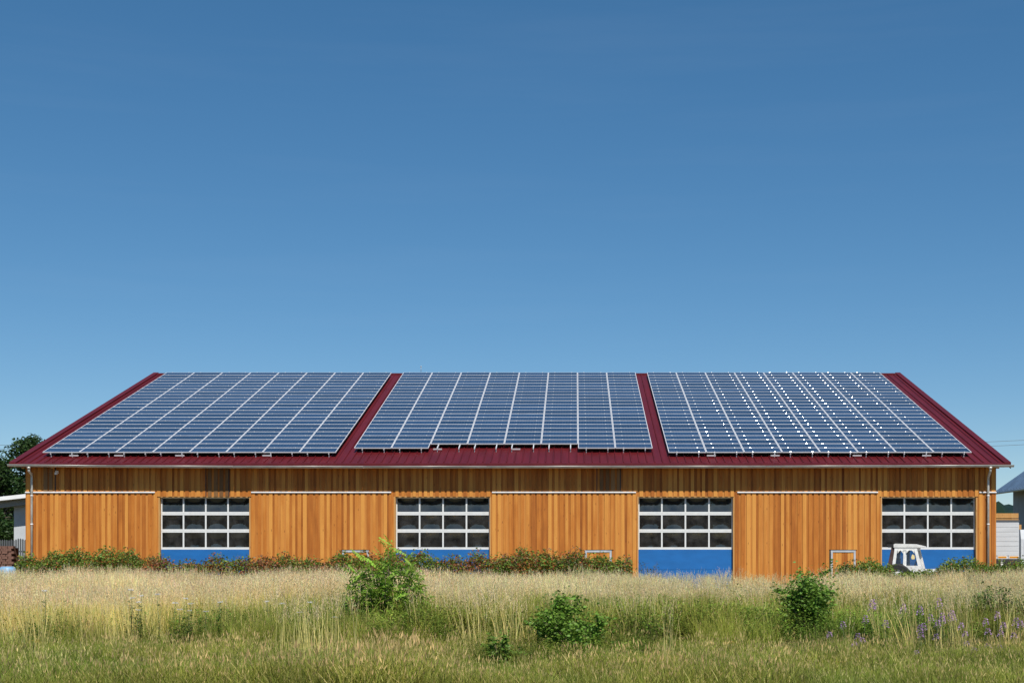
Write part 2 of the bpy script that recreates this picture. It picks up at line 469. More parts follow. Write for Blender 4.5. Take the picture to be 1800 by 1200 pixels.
def clad(xa, xb, zb_fn, zt, name, parent=None, pitch=0.252, yface=YF, hatch=()):
    """recessed boards (one mesh) with proud cover boards (each an object) over the joints"""
    n = max(1, int(round((xb-xa)/pitch))); p = (xb-xa)/n
    um = MB()
    for i in range(n+1):
        c = xa + (i)*p
        a, b = max(xa, c-p*0.5+0.004), min(xb, c+p*0.5-0.004)
        if b-a < 0.02: continue
        um.box(a, b, yface+random.uniform(-0.003, 0.003), yface+0.024, zb_fn(0.5*(a+b))+0.004, zt)
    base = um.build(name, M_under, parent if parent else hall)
    if not parent: base.location = -HP
    base['kind'] = 'stuff'
    for i in range(n):
        c = xa + (i+0.5)*p + random.uniform(-0.012, 0.012)
        w = random.uniform(0.135, 0.175)
        if c-w/2 < xa: c = xa+w/2
        if c+w/2 > xb: c = xb-w/2
        zb = zb_fn(c) + random.uniform(-0.004, 0.004)
        t = random.uniform(0.022, 0.028)
        me = GBOARD if any(a < c < b for a, b in hatch) else BOARD
        o = link('board', me, base, (c, yface-0.004-t, zb), (0, random.uniform(-0.0012, 0.0012), 0), (w, t, zt-zb))
    return base

LEDGES = [(WXL, XW(273)), (XW(442), XW(688)), (XW(865), XW(1118)), (XW(1296), XW(1543)), (XW(1721), WXR)]
def upper_bottom(x):
    for a, b in LEDGES:
        if a-0.02 <= x <= b+0.02: return Z_LEDGE+0.01
    return Z_HEAD
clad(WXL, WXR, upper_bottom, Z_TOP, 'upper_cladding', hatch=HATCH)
def lower_bottom(x):
    for a, b in WICKETS:
        if a-0.03 < x < b+0.03: return WZ+0.03
    return 0.15
for k, (a, b) in enumerate(SECT):
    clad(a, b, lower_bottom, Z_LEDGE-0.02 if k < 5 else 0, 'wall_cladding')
# pieces of board between ledge and door edges are already covered; the flashings over each section
for a, b in LEDGES:
    f = MB()
    f.prism([(YF-0.075, Z_LEDGE-0.022), (YF-0.075, Z_LEDGE-0.012), (YF-0.004, Z_LEDGE+0.008), (YF-0.004, Z_LEDGE-0.002), (YF-0.065, Z_LEDGE-0.018), (YF-0.065, Z_LEDGE-0.05), (YF-0.075, Z_LEDGE-0.05)], a, b)
    hpart(f, 'drip_flashing', M_flash)
# dark gaps and lamp beside the hatches
for a, b in HATCH:
    for x in ((a-0.012, a+0.022), (b-0.022, b+0.012)) if b-a > 0.7 else ((b-0.03, b+0.012),):
        f = MB(); f.box(x[0], x[1], YF-0.036, YF-0.030, Z_LEDGE+0.02 if upper_bottom(x[0]) > Z_HEAD+.1 else Z_HEAD, Z_TOP-0.05)
        hpart(f, 'hatch_gap', M_dark)
f = MB(); xs_ = XW(101.5)
f.box(xs_-0.05, xs_+0.05, YF-0.16, YF-0.03, ZW(832), ZW(827)); f.box(xs_-0.07, xs_+0.03, YF-0.2, YF-0.08, ZW(834), ZW(830))
hpart(f, 'floodlight', M_flash)

# wicket doors cut into the cladding
for a, b in WICKETS:
    f = MB(); t = 0.085
    f.box(a, a+t, YF-0.075, YF+0.01, 0.02, WZ); f.box(b-t, b, YF-0.075, YF+0.01, 0.02, WZ)
    f.box(a+t, b-t, YF-0.073, YF+0.01, WZ-t, WZ)
    w = hpart(f, 'wicket_door', simple('galvanised', (0.62,0.64,0.66), 0.4, 0.4, noise=0.2, nscale=6))
    n = 7; p = (b-a-2*t)/n
    for i in range(n):
        link('board', BOARD, w, (a+t+(i+0.5)*p, YF-0.05+0.006*(i % 2), 0.05), None, (p*0.96, 0.025, WZ-t-0.055))
    h = MB(); h.tube([(b-t-0.12, YF-0.09, 1.02), (b-t-0.12, YF-0.05, 1.02)], 0.02, 6); h.box(b-t-0.2, b-t-0.1, YF-0.105, YF-0.088, 1.0, 1.03)
    h.build('handle', M_zinc, w)

# sectional doors
YD = YF+0.20
Z_D = [wz(873.6, YD), wz(902, YD), wz(932.5, YD), wz(963, YD)]
def pane_mesh(w, h, depth, tx, tz, name):
    nu, nv = 12, 10
    m = MB(); V = []
    for j in range(nv+1):
        for i in range(nu+1):
            u, v = 2*i/nu-1, 2*j/nv-1
            d = depth*(1-u*u)*(1-v*v) + tx*u*w/2 + tz*v*h/2
            V.append((u*w/2, d, v*h/2))
    m.add(V, [(j*(nu+1)+i, j*(nu+1)+i+1, (j+1)*(nu+1)+i+1, (j+1)*(nu+1)+i) for j in range(nv) for i in range(nu)], 0, True)
    return m.mesh(name, M_glass)
for di, (a, b) in enumerate(DX):
    a += 0.06; b -= 0.06
    d = MB()
    rail = [(Z_D[0]-0.05, Z_D[0]+0.10), (Z_D[1]-0.075, Z_D[1]+0.075), (Z_D[2]-0.075, Z_D[2]+0.075), (Z_D[3]-0.055, Z_D[3]+0.045)]
    for k, (z0, z1) in enumerate(rail):
        if k in (1, 2):
            zm = 0.5*(z0+z1)
            d.box(a, b, YD, YD+0.045, z0, zm-0.004); d.box(a, b, YD+0.0, YD+0.045, zm+0.004, z1)
            d.box(a+0.01, b-0.01, YD+0.008, YD+0.044, zm-0.004, zm+0.004)
        else:
            d.box(a, b, YD, YD+0.045, z0, z1)
    cw = (b-a)/4
    for r in range(3):
        zt, zb = rail[r][0], rail[r+1][1]
        for c in range(5):
            x = a + c*cw; hw = 0.034
            xa_, xb_ = (x, x+0.05) if c == 0 else ((x-0.05, x) if c == 4 else (x-hw, x+hw))
            d.box(xa_, xb_, YD+0.003, YD+0.042, zb, zt)
    door = hpart(d, 'sectional_door', M_white_frame)
    for r in range(3):
        zt, zb = rail[r][0], rail[r+1][1]
        for c in range(4):
            xa_ = a+c*cw+(0.05 if c == 0 else 0.034); xb_ = a+(c+1)*cw-(0.05 if c == 3 else 0.034)
            dep = {0: random.uniform(0.011, 0.016), 1: random.uniform(0.008, 0.012), 2: random.uniform(0.006, 0.010)}[r]
            if di == 3: dep *= 0.62
            tz = {0: 0.010, 1: 0.0, 2: -0.004}[r] + random.uniform(-0.003, 0.003)
            pm = pane_mesh(xb_-xa_, zt-zb, dep, random.uniform(-0.006, 0.006), tz, 'pane')
            link('pane', pm, door, (0.5*(xa_+xb_), YD+0.024, 0.5*(zt+zb)))
    for z0, z1 in ((0.03, 0.93), (0.938, rail[3][0])):
        p = MB(); p.box(a, b, YD+0.002, YD+0.045, z0, z1)
        p.build('blue_panel', M_blue, door)
    j = MB()                                  # jambs and head of the reveal
    j.box(a-0.058, a-0.002, YF+0.002, YD+0.05, 0.02, Z_HEAD-0.03); j.box(b+0.002, b+0.058, YF+0.002, YD+0.05, 0.02, Z_HEAD-0.03)
    j.box(a-0.058, b+0.058, YF+0.002, YD+0.05, Z_HEAD-0.028, Z_HEAD+0.015)
    j.build('door_lining', M_timber, door)

# roof: sheet, ribs, verges, ridge, rafters
mb = MB()
th = 0.07
prof = [(YE, ZE), (YR, ZR), (2*YR-YE, ZE), (2*YR-YE, ZE-th), (YR, ZR-th), (YE, ZE-th)]
mb.prism(prof, XL, XR)
roof = hpart(mb, 'roof', M_roof)
rib = MB(); SL = (YR-YE)/math.cos(PIT)
rib.add([(-0.038,0,0),(-0.014,0,0.045),(0.014,0,0.045),(0.038,0,0),(-0.038,SL-0.2,0),(-0.014,SL-0.2,0.045),(0.014,SL-0.2,0.045),(0.038,SL-0.2,0)],
        [(0,1,5,4),(1,2,6,5),(2,3,7,6),(0,3,2,1)])
RIB = rib.mesh('roof_rib', M_roof)
nr = 126
for i in range(nr):
    x = XL+0.42 + (XR-XL-0.84)*i/(nr-1)
    link('roof_rib', RIB, roof, (x, YE+0.16, roofz(YE+0.16)+0.002), (PIT, 0, 0))
for xs0, xs1 in ((XL-0.05, XL+0.24), (XR-0.24, XR+0.05)):
    v = MB()
    v.prism([(YE-0.005, ZE+0.002), (YE-0.005, ZE+0.075), (YR, ZR+0.075), (YR, ZR+0.002)], xs0, xs1)
    v.prism([(YE-0.003, ZE-0.20), (YE-0.003, ZE-0.003), (YR, ZR-0.003), (YR, ZR-0.20)], xs0 if xs0 < 0 else xs1-0.03, xs0+0.03 if xs0 < 0 else xs1)
    v.build('verge_flashing', M_roof, roof)
v = MB(); v.prism([(YE-0.03, ZE-0.15), (YE-0.03, ZE+0.02), (YE+0.17, ZE+0.075), (YE+0.17, ZE+0.056), (YE-0.012, ZE+0.006), (YE-0.012, ZE-0.15)], XL+0.245, XR-0.245)
v.build('eave_trim', M_roof, roof)
v = MB(); v.prism([(YR-0.35, ZR-0.10), (YR-0.35, ZR-0.04), (YR, ZR+0.035), (YR+0.35, ZR-0.04), (YR+0.35, ZR-0.10)], XL-0.05, XR+0.05)
v.build('ridge_cap', M_roof, roof)
v = MB(); xr_ = wx(740, YR); v.tube([(xr_, YR, ZR+0.1), (xr_, YR, ZR+0.45)], 0.014, 6); v.tube([(xr_, YR, ZR+0.38), (xr_, YR, ZR+0.44)], 0.035, 6)
v.build('lightning_rod', M_zinc, roof)
rf = MB(); L_ = 1.25
rf.box(-0.06, 0.06, 0.10, L_, -0.24, -0.075)
RAFTER = rf.mesh('rafter', M_timber)
for i in range(34):
    x = WXL+0.06 + (WXR-WXL-0.12)*i/33
    link('rafter', RAFTER, roof, (x, YE-0.02, ZE), (PIT, 0, 0))
sf = MB(); sf.prism([(YE+0.02, ZE-0.09), (YF+0.03, roofz(YF)-0.088), (YF+0.03, roofz(YF)-0.078), (YE+0.02, ZE-0.075)], XL+0.05, XR-0.05)
sf.build('soffit', M_timber, roof)

# gutter in lengths, with brackets
GX = [15, 190, 412, 640, 857, 1100, 1345, 1560, 1781]
GZ = [0.045, 0.0, -0.022, -0.03, -0.03, -0.022, -0.018, 0.0, 0.02]
gy, gz, gr = YE-0.085, ZE-0.085, 0.085
for k in range(len(GX)-1):
    xa, xb = wx(GX[k], YE), wx(GX[k+1], YE)
    g = MB(); V = []
    angs = [math.pi + math.pi*t/8 for t in range(9)]
    for x, dz in ((xa+0.004, GZ[k]), (xb-0.004, GZ[k+1])):
        outer = [(x, gy+gr*math.cos(t), gz+dz+gr*math.sin(t)) for t in angs]
        inner = [(x, gy+(gr-0.006)*math.cos(t), gz+dz+(gr-0.006)*math.sin(t)) for t in reversed(angs)]
        V += outer+inner
    n = 18
    g.add(V, [(i, n+i, n+(i+1)%n, (i+1)%n) for i in range(n)], 0, True)
    g.add(V, [tuple(range(n)), tuple(range(2*n-1, n-1, -1))])
    # rolled front bead
    g.tube([(xa+0.004, gy-gr, gz+GZ[k]+0.004), (xb-0.004, gy-gr, gz+GZ[k+1]+0.004)], 0.016, 6)
    if k == 0: g.add([V[i] for i in range(9)], [tuple(range(9))])
    if k == len(GX)-2: g.add([V[18+i] for i in range(9)], [tuple(range(9))])
    gut = hpart(g, 'gutter', M_zinc)
    nb = int((xb-xa)/0.8)
    for q in range(1, nb):
        x = xa+(xb-xa)*q/nb
        dz = GZ[k]+(GZ[k+1]-GZ[k])*q/nb
        bk = MB(); bk.tube([(x, gy-gr-0.004, gz+dz+0.01), (x, gy-0.06, gz+dz-0.068), (x, gy, gz+dz-0.092), (x, gy+0.06, gz+dz-0.068), (x, gy+gr, gz+dz)], 0.007, 4)
        bk.build('bracket', M_zinc, gut)
def downpipe(x_out, x_wall, top_y):
    yo = YF-0.14
    d = MB(); r = 0.052
    d.tube([(x_out, gy, gz-0.05), (x_out, gy, gz-0.16)], [0.085, 0.06], 10)
    d.tube([(x_out, gy, gz-0.14), (x_out, gy+0.01, gz-0.24), (x_wall, yo-0.02, ZW(top_y)+0.12), (x_wall, yo, ZW(top_y)-0.05), (x_wall, yo, 0.12)], r, 10)
    p = hpart(d, 'downpipe', M_zinc)
    for z in (ZW(921), 4.2, 0.7):
        c = MB(); c.tube([(x_wall, yo, z-0.025), (x_wall, yo, z+0.025)], r+0.012, 10); c.box(x_wall-0.015, x_wall+0.015, yo+0.05, YF, z-0.015, z+0.015)
        c.build('pipe_clip', M_flash, p)
downpipe(wx(52, YE), XW(58), 838)
downpipe(wx(1740, YE), XW(1735.5), 843)

# ------------------------------------------------------------------ solar arrays
Y_P = 61.1; ROW = 0.8115
def panel_mesh(w, h, name):
    m = MB(); lip, lx, t = 0.024, 0.028, 0.042
    for (xa, xb, ya, yb2) in ((0, w, 0, lip), (0, w, h-lip, h), (0, lx, lip, h-lip), (w-lx, w, lip, h-lip)):
        m.box(xa, xb, ya, yb2, -t, 0.0, 0)
    m.add([(lip,lip,-0.006),(w-lip,lip,-0.006),(w-lip,h-lip,-0.006),(lip,h-lip,-0.006)], [(0,1,2,3)], 1)
    m.add([(lip,lip,-0.03),(w-lip,lip,-0.03),(w-lip,h-lip,-0.03),(lip,h-lip,-0.03)], [(3,2,1,0)], 2)
    return m.mesh(name, [M_alu, M_cells, M_dark])
def clamp_shape(m, x, y, rx):
    # short extrusion with a sloping front face
    w = 0.019
    p = [(-0.017, 0.001), (-0.0055, 0.0135), (0.008, 0.0135), (0.015, 0.006), (0.015, 0.001)]
    V = [(x-w, y+q[0], q[1]) for q in p] + [(x+w, y+q[0], q[1]+rx*w) for q in p]
    m.add(V, [(i, i+1, 6+i, 5+i) for i in range(4)])
    m.add(V, [(4,3,2,1,0), (5,6,7,8,9)])
ARR = [(-23.87, -10.73, 'leftmost solar array of eight panel columns on the red roof', [0]*8, [131, 210, 317, 470]),
       (-10.05, 3.49, 'middle solar array with a shorter stepped lower edge on the red roof', [1,1,2,2,2,2,1,1], [765, 905]),
       (4.15, 17.73, 'rightmost solar array with glinting clamps on the red roof', [0]*8, [1250, 1362, 1506, 1628])]
for ai, (xa, xb, lab, start, bars) in enumerate(ARR):
    arr = empty('solar_array', (xa, Y_P, roofz(Y_P)+0.25), (PIT, 0, 0))
    tag(arr, lab, 'solar array', 'solar arrays on the hall roof')
    pitch = (xb-xa)/8
    PM = panel_mesh(pitch-0.016, ROW-0.016, 'solar_panel')
    cl = MB()
    for c in range(8):
        for r in range(start[c], 24):
            dz = random.uniform(-0.002, 0.002)
            link('solar_panel', PM, arr, (c*pitch+0.008, r*ROW+0.008, dz), (random.uniform(-0.0035,0.0035), random.uniform(-0.002,0.002), 0))
        for r in range(start[c], 25):
            for fx in (0.22, 0.80):
                clamp_shape(cl, c*pitch+fx*pitch, r*ROW, random.gauss(0, 0.035))
        for fx in (0.22, 0.80):
            x = c*pitch+fx*pitch; ys_ = start[c]*ROW-0.02 if start[c] < 2 else ROW+0.12
            rl = MB()
            rl.box(x-0.022, x+0.022, ys_, 24*ROW+0.02, -0.115, -0.046)
            for yy in (ys_+0.03, 24*ROW-0.3):
                rl.box(x-0.016, x+0.016, yy, yy+0.05, -0.234, -0.115)
            rl.build('mounting_rail', M_alu, arr)
    o = cl.build('clamp', M_clamp, arr); o['kind'] = 'stuff'
    for px in bars:
        x = wx(px, Y_P)-xa
        y = -0.10 if start[min(7, max(0, int(x/pitch)))] < 2 else ROW+0.3
        bm_ = MB(); bm_.box(x-0.2, x+0.2, y-0.05, y, -0.16, -0.13); bm_.box(x-0.2, x+0.2, y-0.05, y-0.035, -0.13, -0.10)
        bm_.build('cable_tray', M_alu, arr)
    # cross beams carrying the rails
    for yy in (2.6, 9.0, 16.0):
        cb = MB(); cb.box(0.1, xb-xa-0.1, yy, yy+0.06, -0.19, -0.117)
        cb.build('cross_beam', M_alu, arr)

# ------------------------------------------------------------------ plants: shared generators
class LB:
    """coloured leaf faces (quads) gathered into one mesh"""
    def __init__(s): s.V, s.F, s.C = [], [], []
    def quad(s, p, c, c2=None):
        n = len(s.V); s.V += p; s.F.append((n, n+1, n+2, n+3)); s.C += [c, c, c2 or c, c2 or c]
    def leaf(s, base, d, up, length, width, c):
        """pointed leaf, folded a little along the midrib: two quads"""
        d = d.normalized(); side = d.cross(up)
        if side.length < 1e-3: side = Vector((1,0,0))
        side.normalize(); nrm = side.cross(d)
        a = base; m1 = base+d*length*0.42; t = base+d*length - nrm*length*0.12
        l = m1+side*width*0.5+nrm*width*0.16; r = m1-side*width*0.5+nrm*width*0.16
        m2 = base+d*length*0.55
        n = len(s.V)
        s.V += [tuple(a), tuple(l), tuple(t), tuple(m2), tuple(r)]
        s.F += [(n, n+1, n+2, n+3), (n, n+3, n+2, n+4)]
        s.C += [c]*5
    def ribbon(s, pts, w, side, cols):
        n = len(s.V)
        for i, p in enumerate(pts):
            ww = w*(1-0.85*(i/(len(pts)-1))**1.5)
            s.V += [tuple(p-side*ww*0.5), tuple(p+side*ww*0.5)]
            s.C += [cols[i]]*2
        for i in range(len(pts)-1):
            s.F.append((n+2*i, n+2*i+1, n+2*i+3, n+2*i+2))
    def mesh(s, name, mat): return col_mesh(name, np.array(s.V), np.array(s.F), np.array(s.C), mat)
def rc(c, v=0.25, h=0.08):
    g = random.uniform(1-v, 1+v)
    return tuple(max(0.001, x*g*random.uniform(1-h, 1+h)) for x in c)
def rdir(zmin=-1.0, zmax=1.0):
    z = random.uniform(zmin, zmax); t = random.uniform(0, 2*math.pi); r = math.sqrt(max(0, 1-z*z))
    return Vector((r*math.cos(t), r*math.sin(t), z))
def mixc(a, b, t): return tuple(a[i]*(1-t)+b[i]*t for i in range(3))

# ------------------------------------------------------------------ grass tufts (prototypes kept out of the scene, instanced by geometry nodes)
STRAW_HEAD = (0.74, 0.61, 0.34); STRAW = (0.78, 0.66, 0.25); STRAW_G = (0.40, 0.39, 0.09)
GREEN = (0.19, 0.245, 0.032); GREEN2 = (0.32, 0.36, 0.065); DRYTIP = (0.62, 0.53, 0.20)
def curve(base, az, h, lean, n=4, droop=1.8):
    d = Vector((math.cos(az), math.sin(az), 0))
    return [base + Vector((0,0,1))*h*(i/n)*(1-0.12*lean*(i/n)) + d*h*lean*(i/n)**droop for i in range(n+1)]
def tuft_tall(n_st, n_bl, rad, hs, greenness, leanx=0.0, fat=1.0):
    b = LB()
    for _ in range(n_st):
        a = random.uniform(0, 6.283); r = rad*math.sqrt(random.random())
        p0 = Vector((r*math.cos(a), r*math.sin(a), -0.03))
        h = random.uniform(*hs); az = random.uniform(0, 6.283); lean = abs(random.gauss(0, 0.10))+0.01
        pts = curve(p0, az, h, lean, 4)
        pts = [p + Vector((leanx*h*(i/4)**1.3, 0, 0)) for i, p in enumerate(pts)]
        st = rc(mixc(STRAW, STRAW_G, random.random()**1.3*greenness), 0.22)
        g0 = rc(mixc(STRAW, mixc(STRAW_G, GREEN, 0.5), min(1, 0.2+greenness)), 0.2)
        sd = rdir(-0.2, 0.2)
        b.ribbon(pts, random.choice((0.005, 0.006, 0.007, 0.009, 0.013))*fat, sd.normalized(), [mixc(g0, st, min(1, i/2.2)) for i in range(5)])
        # feathery head
        top = pts[-1]; dirv = (pts[-1]-pts[-2]).normalized()
        L = random.uniform(0.15, 0.30); hc_ = rc(STRAW_HEAD, 0.22, 0.10)
        for k in range(13):
            t = k/12
            q = top - dirv*L*0.25 + dirv*L*t
            ww = (0.009+0.012*math.sin(math.pi*min(1, t*0.9+0.12)))*random.uniform(0.6, 1.3)
            e = (rdir(-0.1, 0.4)*1.0 + dirv*1.9).normalized()
            f = e.cross(rdir()).normalized()*0.0032
            b.quad([tuple(q-f), tuple(q+f), tuple(q+e*ww*1.9+f*0.6), tuple(q+e*ww*1.9-f*0.6)], rc(hc_, 0.15))
    for _ in range(n_bl):
        a = random.uniform(0, 6.283); r = rad*math.sqrt(random.random())
        p0 = Vector((r*math.cos(a), r*math.sin(a), -0.03))
        h = random.uniform(0.35, 0.8)*hs[1]*0.8
        pts = curve(p0, random.uniform(0, 6.283), h, random.uniform(0.05, 0.55), 4, 2.2)
        c0 = rc(mixc(STRAW_G, GREEN, greenness), 0.3); c1 = rc(mixc(STRAW, GREEN2, greenness*random.random()), 0.25)
        b.ribbon(pts, random.uniform(0.008, 0.016), rdir(-0.2, 0.2).normalized(), [mixc(c0, c1, (i/4)**1.4) for i in range(5)])
    return b.mesh('tall_tuft', M_grass)
def tuft_green(n, rad, hs, dry, seed_heads=0):
    b = LB()
    for _ in range(n):
        a = random.uniform(0, 6.283); r = rad*math.sqrt(random.random())
        p0 = Vector((r*math.cos(a), r*math.sin(a), -0.02))
        h = random.uniform(*hs)
        pts = curve(p0, random.uniform(0, 6.283), h, random.uniform(0.05, 0.6), 4, 2.0)
        c0 = rc(GREEN, 0.42, 0.14); c1 = rc(DRYTIP if random.random() < dry else GREEN2, 0.25, 0.1)
        b.ribbon(pts, random.uniform(0.006, 0.015), rdir(-0.2, 0.2).normalized(), [mixc(c0, c1, (i/4)**1.2) for i in range(5)])
    for _ in range(seed_heads):
        a = random.uniform(0, 6.283); r = rad*math.sqrt(random.random())
        p0 = Vector((r*math.cos(a), r*math.sin(a), -0.02))
        h = random.uniform(hs[1]*0.75, hs[1]*1.15)
        pts = curve(p0, random.uniform(0, 6.283), h, random.uniform(0.02, 0.3), 4, 1.8)
        st = rc(DRYTIP, 0.2); sd = rdir(-0.2, 0.2).normalized()
        b.ribbon(pts, 0.004, sd, [mixc(GREEN2, st, i/4) for i in range(5)])
        dv = (pts[-1]-pts[-2]).normalized(); e = dv.cross(rdir()).normalized()
        L = random.uniform(0.04, 0.08); w = random.uniform(0.003, 0.006); hc_ = rc((0.62, 0.50, 0.24), 0.25)
        q = pts[-1]
        for ee in (e, e.cross(dv)):
            b.quad([tuple(q), tuple(q+dv*L*0.4+ee*w), tuple(q+dv*L), tuple(q+dv*L*0.4-ee*w)], hc_)
    return b.mesh('green_tuft', M_grass)
def tuft_weed(n, h, c):
    b = LB()
    for _ in range(n):
        p = Vector((random.gauss(0, 0.10), random.gauss(0, 0.10), 0)); az = random.uniform(0, 6.28)
        pts = curve(p, az, h*random.uniform(0.6, 1.1), random.uniform(0.02, 0.25), 4)
        b.ribbon(pts, 0.006, rdir(-0.1, 0.1).normalized(), [rc((0.12,0.13,0.04), 0.1)]*5)
        for k in range(26):
            t = random.uniform(0.10, 1.0); i = min(3, int(t*4)); q = pts[i].lerp(pts[i+1], t*4-i)
            b.leaf(q, rdir(-0.1, 0.7), Vector((0,0,1)), random.uniform(0.04, 0.10), random.uniform(0.015, 0.038), rc(c, 0.35))
    return b.mesh('weed_tuft', M_grass)
def proto(me):
    return bpy.data.objects.new(me.name, me)     # not linked: used only through the node tree
TALL = [proto(tuft_tall(15, 8, 0.20, (0.98, 1.30), 0.18, lx)) for lx in (0, 0.02, -0.03, 0.04)] + \
       [proto(tuft_tall(11, 13, 0.20, (0.90, 1.22), 0.9, lx)) for lx in (-0.08, -0.12, 0.02)]
THIN = [proto(tuft_tall(5, 3, 0.16, (0.80, 1.10), 0.15, lx, 1.7)) for lx in (-0.1, -0.05, 0.0, 0.05)]
MIDG = [proto(tuft_green(50, 0.20, (0.45, 0.92), d, 2)) for d in (0.05, 0.15, 0.3)] + [proto(tuft_weed(8, 0.8, (0.15,0.25,0.035))), proto(tuft_weed(7, 0.7, (0.20,0.27,0.045)))]
SHORT = [proto(tuft_green(30, 0.14, (0.12, 0.32), d, sh)) for d, sh in ((0.15, 1), (0.25, 2), (0.32, 3), (0.06, 0))] + [proto(tuft_green(34, 0.13, (0.10, 0.26), 0.4, 1))]

def scatter(name, label, cat, protos, pts, rots, scl, pick, tint):
    me = bpy.data.meshes.new(name)
    n = len(pts)
    me.vertices.add(n); me.vertices.foreach_set('co', np.asarray(pts, np.float32).ravel())
    def at(nm, ty, data, key):
        a = me.attributes.new(nm, ty, 'POINT'); a.data.foreach_set(key, np.asarray(data).ravel())
    at('rot', 'FLOAT_VECTOR', np.asarray(rots, np.float32), 'vector')
    at('scl', 'FLOAT', np.asarray(scl, np.float32), 'value')
    at('pick', 'INT', np.asarray(pick, np.int32), 'value')
    c4 = np.ones((n, 4), np.float32); c4[:, :3] = tint
    at('tint', 'FLOAT_COLOR', c4, 'color')
    o = link(name, me)
    ng = bpy.data.node_groups.new(name, 'GeometryNodeTree')
    ng.interface.new_socket('Geometry', in_out='INPUT', socket_type='NodeSocketGeometry')
    ng.interface.new_socket('Geometry', in_out='OUTPUT', socket_type='NodeSocketGeometry')
    N, L = ng.nodes, ng.links
    gi = N.new('NodeGroupInput'); go = N.new('NodeGroupOutput')
    jn = N.new('GeometryNodeJoinGeometry')
    for p in reversed(protos):
        oi = N.new('GeometryNodeObjectInfo'); oi.inputs['Object'].default_value = p; oi.inputs['As Instance'].default_value = True
        L.new(oi.outputs['Geometry'], jn.inputs[0])
    ip = N.new('GeometryNodeInstanceOnPoints'); ip.inputs['Pick Instance'].default_value = True
    def na(nm, ty):
        a = N.new('GeometryNodeInputNamedAttribute'); a.data_type = ty; a.inputs['Name'].default_value = nm
        return a.outputs['Attribute']
    L.new(gi.outputs[0], ip.inputs['Points']); L.new(jn.outputs[0], ip.inputs['Instance'])
    L.new(na('pick', 'INT'), ip.inputs['Instance Index'])
    e2r = N.new('FunctionNodeEulerToRotation'); L.new(na('rot', 'FLOAT_VECTOR'), e2r.inputs[0]); L.new(e2r.outputs[0], ip.inputs['Rotation'])
    L.new(na('scl', 'FLOAT'), ip.inputs['Scale'])
    L.new(ip.outputs[0], go.inputs[0])
    md = o.modifiers.new('scatter', 'NODES'); md.node_group = ng
    tag(o, label, cat, kind='stuff')
    return o

def vnoise(x, y, s, seed):
    """smooth value noise in [0,1]"""
    r = np.random.default_rng(seed); G = r.random((256, 256))
    u, v = x/s+500, y/s+500
    i, j = np.floor(u).astype(int), np.floor(v).astype(int); fu, fv = u-i, v-j
    fu, fv = fu*fu*(3-2*fu), fv*fv*(3-2*fv)
    g = lambda a, b: G[a % 256, b % 256]
    return (g(i,j)*(1-fu)+g(i+1,j)*fu)*(1-fv) + (g(i,j+1)*(1-fu)+g(i+1,j+1)*fu)*fv
def field(n, y0, y1, marg=1.5):
    """random ground points in the part of the meadow the camera and its surroundings see"""
    Y = np.sqrt(rng.uniform(y0*y0, y1*y1, n))
    X = rng.uniform(0, 1, n)*(1800/FPX*Y+2*marg) - (PX/FPX*Y+marg)
    return X, Y
SHRUBS = [(680, 25.1, 0.75), (637, 24.9, 0.4), (1008, 21.2, 0.62), (1426, 23.9, 0.55), (882, 19.6, 0.3), (1143, 23.6, 0.28), (1748, 24.8, 0.35), (1790, 24.4, 0.3)]
def clear(X, Y, f=1.0):
    # thins grass where a shrub shades it out, and just before it
    k = np.ones(len(X))
    for px, y, r in SHRUBS:
        dx = (X-wx(px, y))/(r*f*0.8); dy = (Y-y+0.1)/(r*f*0.9)
        k *= 1-np.exp(-(dx*dx+dy*dy)**2)
    return k
def pxof(X, Y): return PX + FPX*X/Y
def sm(a, b, x): t = np.clip((x-a)/(b-a), 0, 1); return t*t*(3-2*t)

# tall straw-coloured stand
X, Y = field(26000, 24.3, 47)
P = pxof(X, Y)
n1 = vnoise(X, Y, 1.7, 1); n2 = vnoise(X, Y, 0.5, 2)
# front edge of the tall stand wanders; nearer at the left, farther in the green middle and right
edge = 25.0 + 2.6*sm(380, 620, P) + 0.9*sm(700, 900, P) - 1.2*sm(1280, 1330, P)*(1-sm(1380, 1440, P)) + 2.4*(n1-0.5) + 2.2*(vnoise(X, Y, 4.0, 3)-0.5)
gap = 1 - 0.85*np.exp(-((P-1385)/55)**2)*(Y > 27) - 0.35*np.exp(-((P-1210)/70)**2)
dens = clear(X, Y)*sm(-0.4, 0.7, Y-edge)*(1-0.72*sm(33, 39, Y))*(0.15+1.3*n2)*gap
keep = rng.random(len(X)) < np.clip(dens, 0, 1)
X, Y, P, n1 = X[keep], Y[keep], P[keep], n1[keep]
n = len(X)
green_w = sm(500, 1000, P)*0.75
pick = np.where(rng.random(n) < green_w, rng.integers(4, 7, n), rng.integers(0, 4, n))
rots = np.stack([rng.normal(0, 0.10, n), rng.normal(0, 0.09, n) - 0.08*sm(1000, 1500, P), np.where(pick >= 4, rng.uniform(-0.5, 0.5, n), rng.uniform(0, 6.28, n))], 1)
tint = np.stack([1+rng.normal(0, .07, n), 1+rng.normal(0, .06, n), 1+rng.normal(0, .07, n)], 1)*(0.70+0.5*vnoise(X, Y, 1.6, 5)+0.25*vnoise(X, Y, 0.5, 6))[:, None]
h_scl = (0.62+0.34*vnoise(X, Y, 1.3, 9))*rng.uniform(0.9, 1.06, n)*(1-0.08*sm(1530, 1560, P)*(1-sm(1650, 1680, P)))*(1-0.10*sm(1180, 1260, P)*(1-sm(1420, 1480, P)))
scatter('tall_dry_grass', 'tall pale straw-coloured grass standing across the meadow in front of the hall', 'grass', TALL, np.stack([X, Y, 0*X], 1), rots, h_scl, pick, tint)

